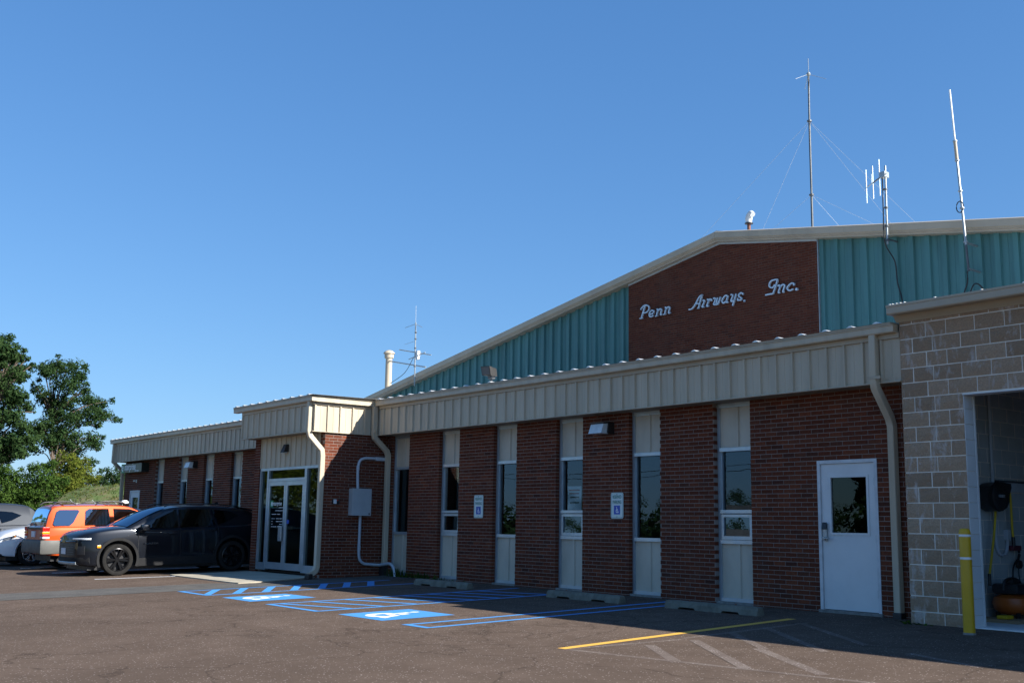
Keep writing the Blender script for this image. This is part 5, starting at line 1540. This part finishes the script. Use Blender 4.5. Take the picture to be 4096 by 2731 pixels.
for z_ in (.50, .555, .61, .665, .72): nose_band('grille_slat', -.55, .55, [(z_, .012), (z_ + .012, .012)], MT['galvd'], root)
nose_band('grille_bar', -.62, .62, [(.775, .006), (.80, .016), (.825, .006)], BL['paint'], root)
nose_band('bumper_lower', -.90, .90, [(.30, -.01), (.36, .020), (.44, .014)], BL['clad'], root)
nose_band('skid_plate', -.66, .66, [(.255, -.03), (.285, .024), (.325, .024), (.345, .01)], MT['galv'], root)
for s in (1, -1):
    nose_band('headlight', s * .50, s * .90, [(.845, .002), (.868, .010), (.885, .002)], CLEAR, root)
    nose_band('lower_lamp', s * .68, s * .84, [(.50, .003), (.60, .012), (.70, .003)], MT['black'], root)
    MB().bbox(1.86, 1.95, s * .955 - .016, s * .955 + .016, .655, .715, .008).build('side_marker', AMBER, root)
    MB().bbox(-2.33, -2.22, min(s * .72, s * .90), max(s * .72, s * .90), 1.0, 1.06, .012).build('tail_light', TAILRED, root)
    MB().sweep([(.25, s * .60, 1.60), (.10, s * .605, 1.655), (-.9, s * .60, 1.665), (-1.65, s * .58, 1.60), (-1.75, s * .58, 1.55)], [(-.018, -.012), (.018, -.012), (.018, .014), (-.018, .014)]).build('roof_rail', MT['black'], root)
nose_band('badge', -.10, .10, [(.775, .020), (.83, .020)], plain('gold_badge', (.35, .26, .12), .3, .7), root, 4)
nose_band('number_plate', -.16, .16, [(.51, .022), (.65, .022)], PLATE, root, 3)
MB().add([(-1.75, -.55, 1.58), (-1.75, .55, 1.58), (-2.18, .50, 1.50), (-2.18, -.50, 1.50), (-1.75, -.55, 1.53), (-1.75, .55, 1.53), (-2.16, .50, 1.47), (-2.16, -.50, 1.47)], [(0, 1, 2, 3), (4, 7, 6, 5), (2, 6, 7, 3), (0, 3, 7, 4), (1, 5, 6, 2)]).build('spoiler', BL['paint'], root)
MB().add([(-1.2, 0, 1.64), (-1.42, -.02, 1.64), (-1.42, .02, 1.64), (-1.38, 0, 1.72)], [(0, 1, 3), (0, 3, 2), (1, 2, 3), (0, 2, 1)]).build('shark_fin', BL['paint'], root)
textmesh('BLAZER', .060, CHROME, 'lettering', root, (.86, .974, .71), (-1, 0, 0), (0, 0, 1), .003, sx=1.75)

# --- orange boxy SUV, tail out
OR = dict(name='parked_car', cat='car', front=2.22, rear=-2.22, w=1.78, paint=carpaint('orange_paint', (.50, .070, .010), .1, rough=.4), wheel_r=.345, rim_r=.215, axles=(1.29, -1.33), arch=.07,
          plan=[(-2.22, .90), (-2.12, .955), (-1.8, .99), (0, 1), (1.3, 1), (1.8, .97), (2.1, .88), (2.22, .76)],
          bottom=[(-2.22, .42), (-1.9, .36), (-1, .30), (1.2, .30), (2.0, .34), (2.22, .42)],
          deck=[(-2.22, 1.06), (-2.14, 1.11), (-1.5, 1.115), (0, 1.10), (.7, 1.09), (1.1, 1.06), (1.7, 1.0), (2.05, .92), (2.22, .80)], crown=.03, zmax=.55, sh=.975,
          roof=[(-2.14, 1.10), (-2.10, 1.30), (-2.00, 1.56), (-1.90, 1.63), (-1.5, 1.65), (-.7, 1.655), (-.15, 1.635), (.10, 1.585), (.42, 1.43), (1.05, 1.08)],
          windshield=(.18, .98), backlight=(-2.125, -2.02), glass=CARGLASS, tumble=.20, spokes=5, split=False, rim=MT['galv'], clad=plain('grey_cladding', (.10, .098, .09), .6),
          side_windows=[('side_window', [(.72, 1.13), (.20, 1.50), (.02, 1.55), (-.40, 1.56), (-.38, 1.13)]), ('side_window', [(-.48, 1.13), (-.54, 1.56), (-1.05, 1.56), (-1.14, 1.50), (-1.16, 1.13)])],
          mirror=(.55, 1.08), mirror_mat=MT['black'], handles=[(.08, .98), (-.78, .98)], shut=[(.98, .42, 1.09), (-.06, .42, 1.1), (-.92, .70, 1.1)])
oy = -5.40 + 2.22
root, body, cab = car(OR, 'orange boxy sport utility parked tail out with roof rack and grey bumper', (-26.46, oy, gz(0, oy)), R(90), .03)
def oside(x, z): return 1.78 / 2 * .975 - .065 - .20 * max(0, z - 1.08)
for s in (1, -1):
    pg = [(-1.46, 1.20), (-1.30, 1.50), (-1.34, 1.54), (-1.80, 1.54), (-1.88, 1.49), (-1.97, 1.17), (-1.92, 1.13), (-1.55, 1.13)]
    MB().add([(x, s * (oside(x, z) + .020), z) for x, z in pg] + [(x, s * (oside(x, z) - .02), z) for x, z in pg], [tuple(range(8))] + [(i, (i + 1) % 8, 8 + (i + 1) % 8, 8 + i) for i in range(8)]).build('quarter_window', CARGLASS, cab)
    MB().bbox(-2.235, -2.06, min(s * .62, s * .865), max(s * .62, s * .865), .99, 1.10, .012).build('tail_light', TAILRED, root)
    MB().bbox(-2.240, -2.06, min(s * .60, s * .868), max(s * .60, s * .868), .925, .985, .008).build('tail_indicator', AMBER, root)
    MB().bbox(-2.235, -2.06, min(s * .62, s * .865), max(s * .62, s * .865), .86, .92, .008).build('tail_light', TAILRED, root)
    MB().bbox(-2.235, -2.06, min(s * .62, s * .865), max(s * .62, s * .865), .805, .855, .008).build('reversing_light', CLEAR, root)
    for xa, xb in ((-1.95, -1.35), (-.85, -.05)):
        MB().tube(catmull([(xa, s * .60, 1.665), (xa + .12, s * .60, 1.735), ((xa + xb) / 2, s * .60, 1.745), (xb - .12, s * .60, 1.735), (xb, s * .60, 1.675)], 4), .018, 8).build('roof_rail', MT['black'], root, smooth=True)
    MB().bbox(2.02, 2.20, min(s * .48, s * .76), max(s * .48, s * .76), .80, .95, .03).build('headlight', CLEAR, root)
m_ = MB()
for xx in (-1.6, -.45): m_.bbox(xx - .025, xx + .025, -.60, .60, 1.725, 1.755, .01)
m_.build('roof_rack', MT['black'], root)
MB().bbox(-2.30, -1.98, -.80, .80, .42, .775, .09).build('rear_bumper', OR['clad'], root, smooth=True)
for s in (1, -1): MB().bbox(-2.30, -1.72, min(s * .74, s * .905), max(s * .74, s * .905), .40, .775, .08).build('rear_bumper', OR['clad'], root, smooth=True)
MB().bbox(-2.245, -2.2, -.15, .15, .84, .99, .004).build('number_plate', PLATE, root)
MB().box(-2.238, -2.2, -.60, .60, 1.04, 1.09).build('tailgate_trim', MT['black'], root)
MB().bbox(2.15, 2.32, -.82, .82, .42, .70, .06).build('front_bumper', OR['clad'], root, smooth=True)
MB().lathe([(0, .09), (.06, .085), (.10, .05), (.11, 0)], (.05, -.25, 1.70), 16).build('beacon', MT['reflect'], root, smooth=True)
MB().cyl((.05, -.25), .16, 1.685, 1.71, 18).build('beacon_base', MT['black'], root)
m_ = MB()
for s in (1, -1): m_.bbox(.05, .18, s * .38 - .22, s * .38 + .22, .9, 1.40, .05); m_.bbox(-.85, -.72, s * .38 - .24, s * .38 + .24, .9, 1.35, .05)
m_.build('seat', SEAT, root, smooth=True)
MB().tube([(-2.16, .10, 1.14), (-2.16, .38, 1.20)], .012, 6).build('rear_wiper', MT['black'], root)

# --- white crossover, nose out, cut by the left edge of the picture
WH = dict(BL); WH.update(name='parked_car', front=2.33, rear=-2.33, w=1.84, paint=carpaint('white_car_paint', (.62, .63, .64), 0.0, rough=.35), wheel_r=.35, rim_r=.235, axles=(1.40, -1.33),
          plan=[(-2.33, .80), (-2.2, .90), (-1.8, .975), (0, 1), (1.3, 1.0), (1.8, .975), (2.10, .90), (2.26, .78), (2.33, .64)],
          bottom=[(-2.33, .40), (-2.1, .30), (-1, .24), (1.2, .24), (2.0, .27), (2.33, .33)],
          deck=[(-2.33, 1.05), (-2.2, 1.10), (-1.5, 1.10), (0, 1.08), (.8, 1.08), (1.2, 1.06), (1.7, 1.0), (2.05, .90), (2.25, .78), (2.33, .70)],
          roof=[(1.25, 1.05), (.95, 1.18), (.5, 1.42), (.1, 1.56), (-.3, 1.60), (-1.0, 1.60), (-1.6, 1.55), (-1.95, 1.44), (-2.2, 1.10)][::-1],
          windshield=(1.16, .22), backlight=(-2.16, -1.92), glass=CARGLASS, rim=flat('silver_alloy', (.45, .46, .48), .25, .8), clad=None, handles=[(.1, .95), (-.9, .98)], shut=[(.95, .38, 1.05), (-.05, .38, 1.06)], mirror=(.82, 1.04))
wy = -5.85 + 2.33
root, body, cab = car(WH, 'white crossover parked nose out beyond the orange car', (-29.30, wy, gz(0, wy)), R(-90), .03)
for s in (1, -1):
    MB().add([(2.31, s * .42, .70), (2.05, s * .80, .76), (1.80, s * .895, .865), (1.82, s * .89, .80), (2.10, s * .78, .70), (2.33, s * .42, .635), (2.36, s * .42, .70), (2.10, s * .83, .77), (1.82, s * .935, .87), (1.84, s * .93, .805), (2.14, s * .82, .70), (2.38, s * .42, .635)],
             [(6, 7, 10, 11), (7, 8, 9, 10), (0, 6, 11, 5), (2, 3, 9, 8), (0, 1, 7, 6), (1, 2, 8, 7), (5, 11, 10, 4), (4, 10, 9, 3)]).build('headlight', flat('dark_headlight', (.10, .11, .13), .1), root)
    MB().add([(2.00, s * .865, .775), (1.82, s * .938, .868), (1.84, s * .935, .815)], [(0, 1, 2)]).build('indicator', AMBER, root, fix=False)
    MB().bbox(2.05, 2.27, min(s * .55, s * .76), max(s * .55, s * .76), .42, .54, .03).build('fog_light', CLEAR, root, smooth=True)
MB().bbox(2.28, 2.37, -.42, .42, .45, .68, .03).build('grille', MT['black'], root)
MB().bbox(1.9, 2.32, -.80, .80, .27, .36, .04).build('bumper_lower', MT['black'], root, smooth=True)

# --- grey SUV farther along, only its upper half shows
GR = dict(WH); GR.update(paint=carpaint('grey_car_paint', (.035, .039, .046), .2, rough=.5, coat=.4), glass=TINT, w=1.86,
          roof=[(1.25, 1.05), (1.05, 1.16), (.7, 1.42), (.45, 1.60), (.0, 1.70), (-.8, 1.72), (-1.6, 1.68), (-2.0, 1.55), (-2.25, 1.10)][::-1], windshield=(1.2, .52), backlight=(-2.2, -1.98))
gy_ = -3.6 - 2.33
root, body, cab = car(GR, 'grey sport utility at the far left behind the white car', (-32.7, gy_, gz(0, gy_)), R(-90), .03)
MB().bbox(-2.36, -2.2, -.85, .85, .40, .70, .05).build('rear_bumper', MT['black'], root, smooth=True)
for s in (1, -1): MB().bbox(-2.30, -2.12, min(s * .70, s * .86), max(s * .70, s * .86), .92, 1.08, .02).build('tail_light', TAILRED, root)

# ================================================================ vegetation
def leafcloud(mb, c, rad, n, size, rng, flat_=.75):
    """small leaf-clump faces through a lumpy ball, thicker near its skin"""
    for _ in range(n):
        d = Vector((rng.gauss(0, 1), rng.gauss(0, 1), rng.gauss(0, 1))).normalized()
        rr = rng.random() ** .45
        p = Vector(c) + Vector((d.x * rad[0], d.y * rad[1], d.z * rad[2])) * rr
        nrm = (d + Vector((rng.uniform(-.8, .8), rng.uniform(-.8, .8), rng.uniform(-.4, 1.0)))).normalized()
        a = nrm.orthogonal().normalized(); b = nrm.cross(a)
        th = rng.uniform(0, 6.28); s = size * rng.uniform(.55, 1.25)
        u_ = a * math.cos(th) + b * math.sin(th); v_ = nrm.cross(u_)
        mb.add([p - u_ * s, p - v_ * s * flat_ * .55, p + u_ * s, p + v_ * s * flat_ * .55], [(0, 1, 2, 3)])

def tree(label, base, blobs, mat, h_tr, r_tr, n, size, depth, seed, group='trees beyond the parking lot', name='broadleaf_tree', limbs=True, fluff=False):
    """blobs: (y, z, r) lumps seen in elevation; each gets partners in depth"""
    rng = random.Random(seed)
    t = thing(name, label, 'tree', base, group=group)
    tr = MB(); bx, by, bz = base
    lean = [(bx + rng.uniform(-.1, .1) * k, by + rng.uniform(-.1, .1) * k, bz - .2 + (h_tr + .2) * k / 6) for k in range(7)]
    tr.tube(catmull(lean, 3), r_tr, 9, (1, 0, 0), [1 - .8 * i / 18 for i in range(19)])
    cr = MB()
    fill = []
    if fluff:
        for y, z, r_ in blobs:
            for _ in range(3):
                a = rng.uniform(0, 6.28); fill.append((y + r_ * 1.05 * math.cos(a), z + r_ * .95 * math.sin(a), r_ * rng.uniform(.28, .5)))
    for y, z, r_ in list(blobs) + fill:
        x = bx + rng.uniform(-depth, depth) * .6
        if limbs and rng.random() < .75:
            zz = max(bz + h_tr * .28, min(z - .9 * r_ - .4, bz + h_tr * .9))
            kx = (zz - bz) / h_tr
            p0 = lean[min(6, int(kx * 6))]
            tr.tube(catmull([p0, ((p0[0] + x) / 2, (p0[1] + y) / 2, (zz + z) / 2 + .1), (x, y, z)], 3), r_tr * .30, 6, (1, 0, 0), [1, .9, .8, .65, .5, .35, .2])
        leafcloud(cr, (x, y, z), (r_ * 1.15, r_, r_ * .85), int(n * r_ * r_), size, rng)
        for _ in range(1 if depth > 1 else 0):
            leafcloud(cr, (bx + rng.uniform(-depth, depth), y + rng.uniform(-.25, .25) * r_, z + rng.uniform(-.3, .1) * r_), (r_, r_ * .8, r_ * .7), int(n * r_ * r_ * .55), size, rng)
    tr.build('trunk', MT['bark'], t, smooth=True)
    cr.build('crown', MT[mat], t, fix=False)
    return t
T2 = [(6.67, 10.95, 0.65), (7.55, 10.89, 0.8), (7.9, 10.09, 0.66), (6.28, 10.46, 0.64), (7.06, 9.78, 0.72), (5.78, 10.49, 0.49), (5.74, 9.37, 0.49), (6.57, 8.77, 0.64), (7.45, 8.54, 0.72), (8.29, 8.91, 0.51), (9.17, 8.98, 0.67), (9.79, 8.73, 0.6), (10.23, 8.0, 0.53), (9.27, 7.78, 0.67), (8.51, 7.95, 0.66), (7.82, 7.52, 0.8), (6.54, 7.28, 0.71), (5.93, 7.02, 0.56), (7.17, 6.58, 0.72), (8.19, 6.5, 0.73), (9.22, 6.41, 0.59), (9.55, 5.98, 0.45), (6.65, 6.03, 0.78), (7.68, 5.57, 0.58), (8.7, 5.63, 0.59), (9.2, 4.83, 0.37), (5.78, 6.35, 0.49)]
T1 = [(1.4, 11.0, .9), (2.41, 11.38, 0.92), (3.08, 11.17, 0.8), (3.7, 11.02, 0.47), (4.15, 10.42, 0.47), (3.32, 9.98, 0.73), (4.07, 9.83, 0.47), (2.45, 9.4, 0.98), (3.29, 8.76, 0.79), (3.79, 8.38, 0.67), (3.54, 7.37, 0.8), (4.19, 6.85, 0.6), (4.59, 6.02, 0.67), (3.66, 5.97, 0.79), (4.32, 5.3, 0.67), (3.76, 4.85, 0.59), (4.64, 7.88, 0.34), (2.5, 7.29, 0.98), (2.78, 5.57, 0.98), (1.2, 8.5, 1.1), (1.2, 6.5, 1.1)]
tree('tall open-crowned oak with sky showing through, right of the taller tree', (-70, 7.1, 0), [(a, b, c * 1.06) for a, b, c in T2], 'leaf1', 8.6, .16, 760, .105, 1.6, 21, fluff=True)
tree('tallest dark tree cut by the left edge of the picture', (-68, 3.0, 0), [(a, b, c * 1.12) for a, b, c in T1], 'leaf1', 9.5, .26, 1000, .115, 1.8, 22, fluff=True)
SH = [('broad leafy green bush at the far left behind the grey car', -58, 'leaf2', [(1.58, 2.91, 0.92), (1.3, 3.62, 0.45), (1.24, 2.3, 0.91), (2.2, 2.33, 0.75), (1.96, 3.22, 0.52), (.4, 2.9, .8), (1.4, 1.2, 1.0)]),
      ('bright green bushy evergreen in front of the oak trunk', -57, 'leaf2', [(2.84, 3.24, 0.87), (2.51, 3.82, 0.4), (3.36, 2.65, 0.76), (2.51, 2.45, 0.75), (3.09, 3.73, 0.47), (3.62, 3.02, 0.47), (3.35, 2.05, 0.53), (2.9, 1.2, 1.0), (2.2, 1.4, .8)]),
      ('yellow green bush at the foot of the oak, left of the mound', -62, 'leaf3', [(5.59, 4.12, 0.71), (5.42, 4.7, 0.39), (5.26, 3.45, 0.7), (6.15, 3.61, 0.65), (5.96, 4.33, 0.52), (5.8, 3.14, 0.58), (5.2, 2.3, .9)]),
      ('olive bush at the back of the grass mound', -64, 'leaf3', [(7.26, 4.05, 0.61), (7.07, 4.66, 0.4), (7.57, 3.51, 0.48), (7.04, 3.36, 0.54), (7.2, 2.6, .7)]),
      ('small pointed cedar on the skyline of the mound', -66, 'leaf4', [(8.88, 3.68, 0.42), (8.88, 4.18, 0.21), (9.05, 3.33, 0.43), (8.61, 3.53, 0.28), (8.9, 2.7, .6)]),
      ('dark cedar half hidden by the far corner of the office', -66, 'leaf4', [(9.73, 3.86, 0.5), (9.41, 4.27, 0.29), (10.04, 3.51, 0.58), (9.63, 3.28, 0.43), (10.29, 4.1, 0.44), (10.0, 2.6, .8), (10.8, 3.4, .6), (11.3, 3.0, .6)])]
for i, (lb, X, mt, bl_) in enumerate(SH):
    ys_ = sum(b[0] for b in bl_) / len(bl_)
    tree(lb, (X, ys_, 0), bl_, mt, 2.6, .09, 1100, .085, 1.05, 40 + i, 'bushes beyond the parking lot', 'bush' if mt != 'leaf4' else 'cedar_tree', fluff=True)
# a low hedge of far growth closing the horizon on the left
far = MB(); rf_ = random.Random(9)
for k in range(70):
    y = -40 + 80 * k / 70
    leafcloud(far, (-118 + rf_.uniform(-4, 4), y, 1.6 + rf_.uniform(-.4, .6)), (2.2, 1.6, 2.0 + rf_.uniform(0, 1.0)), 130, .30, rf_)
tag(far.build('distant_woods', MT['leaf4'], fix=False), 'distant low woods reading as one dark green mass', 'woods', kind='stuff')

# ---------------------------------------------------------------- security fence in front of the mound
fc = thing('chain_link_fence', 'galvanised chain link fence with angled barbed wire arms before the mound', 'fence', (-49.5, 6, 0))
fx_ = lambda y: -49.5 - .10 * (y - 4)
posts = [2.4 + 1.05 * k for k in range(18)]
fh = 1.88
for y in posts[::3]:
    m_ = MB(); m_.tube([(fx_(y), y, -.2), (fx_(y), y, fh)], .035, 8, (1, 0, 0)); m_.build('post', MT['galv'], fc, smooth=True)
for y in posts:
    m_ = MB(); m_.tube([(fx_(y), y, fh - .02), (fx_(y) - .05, y - .20, fh + .20)], .011, 6, (1, 0, 0)); m_.build('barb_arm', MT['galv'], fc, smooth=True)
m_ = MB(); m_.tube([(fx_(2.4), 2.4, fh), (fx_(20.3), 20.3, fh)], .013, 8); m_.build('top_rail', MT['galv'], fc, smooth=True)
m_ = MB()
for k in range(3):
    f_ = .33 * (k + 1); m_.tube([(fx_(2.4) - .05 * f_, 2.4 - .20 * f_, fh + .20 * f_), (fx_(20.3) - .05 * f_, 20.3 - .20 * f_, fh + .20 * f_)], .002, 4)
m_.build('barbed_wire', MT['galv'], fc)
m_ = MB(); y = 2.4
while y < 18.4:
    for s in (1, -1):
        ya, yb = (y, y + 1.8) if s > 0 else (y + 1.8, y)
        m_.add([(fx_(ya), ya - .0008, .02), (fx_(ya), ya + .0008, .02), (fx_(yb), yb + .0008, fh), (fx_(yb), yb - .0008, fh)], [(0, 1, 2, 3)])
    y += .085
tag(m_.build('wire_mesh', MT['galvd'], fc, fix=False), kind='stuff')

# ================================================================ across the street: what the glass reflects
wd = MB(); rng_ = random.Random(77); wd2 = MB()
for x, y, h, w, far_ in ((-56, -19, 8.5, 6, 0), (-63, -24, 9.5, 7, 0), (-70, -17, 9, 7, 0), (-77, -26, 10, 8, 0), (-84, -18, 10, 8, 0),
                      (-86, -90, 8, 9, 1), (-97, -95, 9, 10, 1), (-108, -92, 8, 9, 1), (-76, -94, 7.5, 9, 1), (-66, -97, 8, 9, 1), (-120, -98, 9, 10, 1), (-27.5, -36, 7.0, 5, 1), (-24, -36, 7.5, 5, 1), (-30.5, -40, 7.5, 5, 1), (-21, -35, 7, 5, 1), (-57, -96, 7, 9, 1)):
    b0 = gz(x, y); mb_ = wd2 if far_ else wd
    for k in range(18):
        a = rng_.uniform(0, 6.28); q = rng_.random() ** .6 * w * .36; zz = b0 + h * rng_.uniform(.12, .92)
        r_ = w * rng_.uniform(.16, .26) * (1.1 - .5 * (zz - b0) / h)
        leafcloud(mb_, (x + q * math.cos(a), y + q * math.sin(a), zz), (r_, r_, r_ * .85), 420, .30 if (far_ and y > -50) else .15, rng_)
for k in range(46):
    leafcloud(wd2, (-150 + 3.0 * k + rng_.uniform(-1, 1), -104 + rng_.uniform(-3, 3), gz(0, -60) + rng_.uniform(1.0, 3.0)), (3.0, 2.2, rng_.uniform(3.0, 5.2)), 420, .6, rng_)
tag(wd.build('roadside_woods', MT['leaf3'], fix=False), 'sunlit roadside woods across the street, mirrored in the glass doors', 'woods', kind='stuff')
tag(wd2.build('far_woods', MT['leaf4'], fix=False), 'dark far line of woods mirrored in the office windows', 'woods', kind='stuff')
sh = thing('shed', 'small cream sided shed across the street, mirrored in the hopper window glass', 'shed', (-36.4, -33, gz(0, -33)))
z0 = gz(0, -33)
m_ = MB(); m_.box(-39.4, -33.5, -36, -31, z0 - .1, z0 + 2.5)
for k in range(12): m_.add([(-39.42, -30.985, z0 + .2 * k), (-33.48, -30.985, z0 + .2 * k), (-33.48, -30.999, z0 + .2 * k + .19), (-39.42, -30.999, z0 + .2 * k + .19)], [(0, 1, 2, 3)])
m_.build('wall', MT['siding'], sh)
MB().prism([(-36.4, z0 + 2.45), (-30.6, z0 + 2.45), (-33.5, z0 + 3.5)], -39.7, -33.2, 'x').build('roof', MT['shingle'], sh)
for px, lb in ((-78, 'wooden utility pole across the street beyond the shed, mirrored in window glass'), (-40, 'wooden utility pole across the street behind the shed, mirrored in window glass')):
    t = thing('utility_pole', lb, 'utility pole', (px, -46, gz(0, -46)), group='utility poles across the street')
    MB().cyl((px, -46), .14, -1.6, 8.2, 10, r1=.10).build('pole', MT['bark'], t, smooth=True)
    MB().box(px - .06, px + .06, -47, -45, 7.3, 7.42).build('crossarm', MT['bark'], t)
    m_ = MB()
    for dy, zz in ((-.9, 7.5), (0, 7.9), (.9, 7.5), (0, 5.9), (.1, 5.5)):
        m_.tube(catmull([(px, -46 + dy, zz), (px + 10, -46 + dy, zz - .35), (px + 19, -46 + dy, zz - .45), (px + 28, -46 + dy, zz - .35), (px + 38, -46 + dy, zz)], 3), .022, 5)
    m_.build('wire', MT['black'], t)
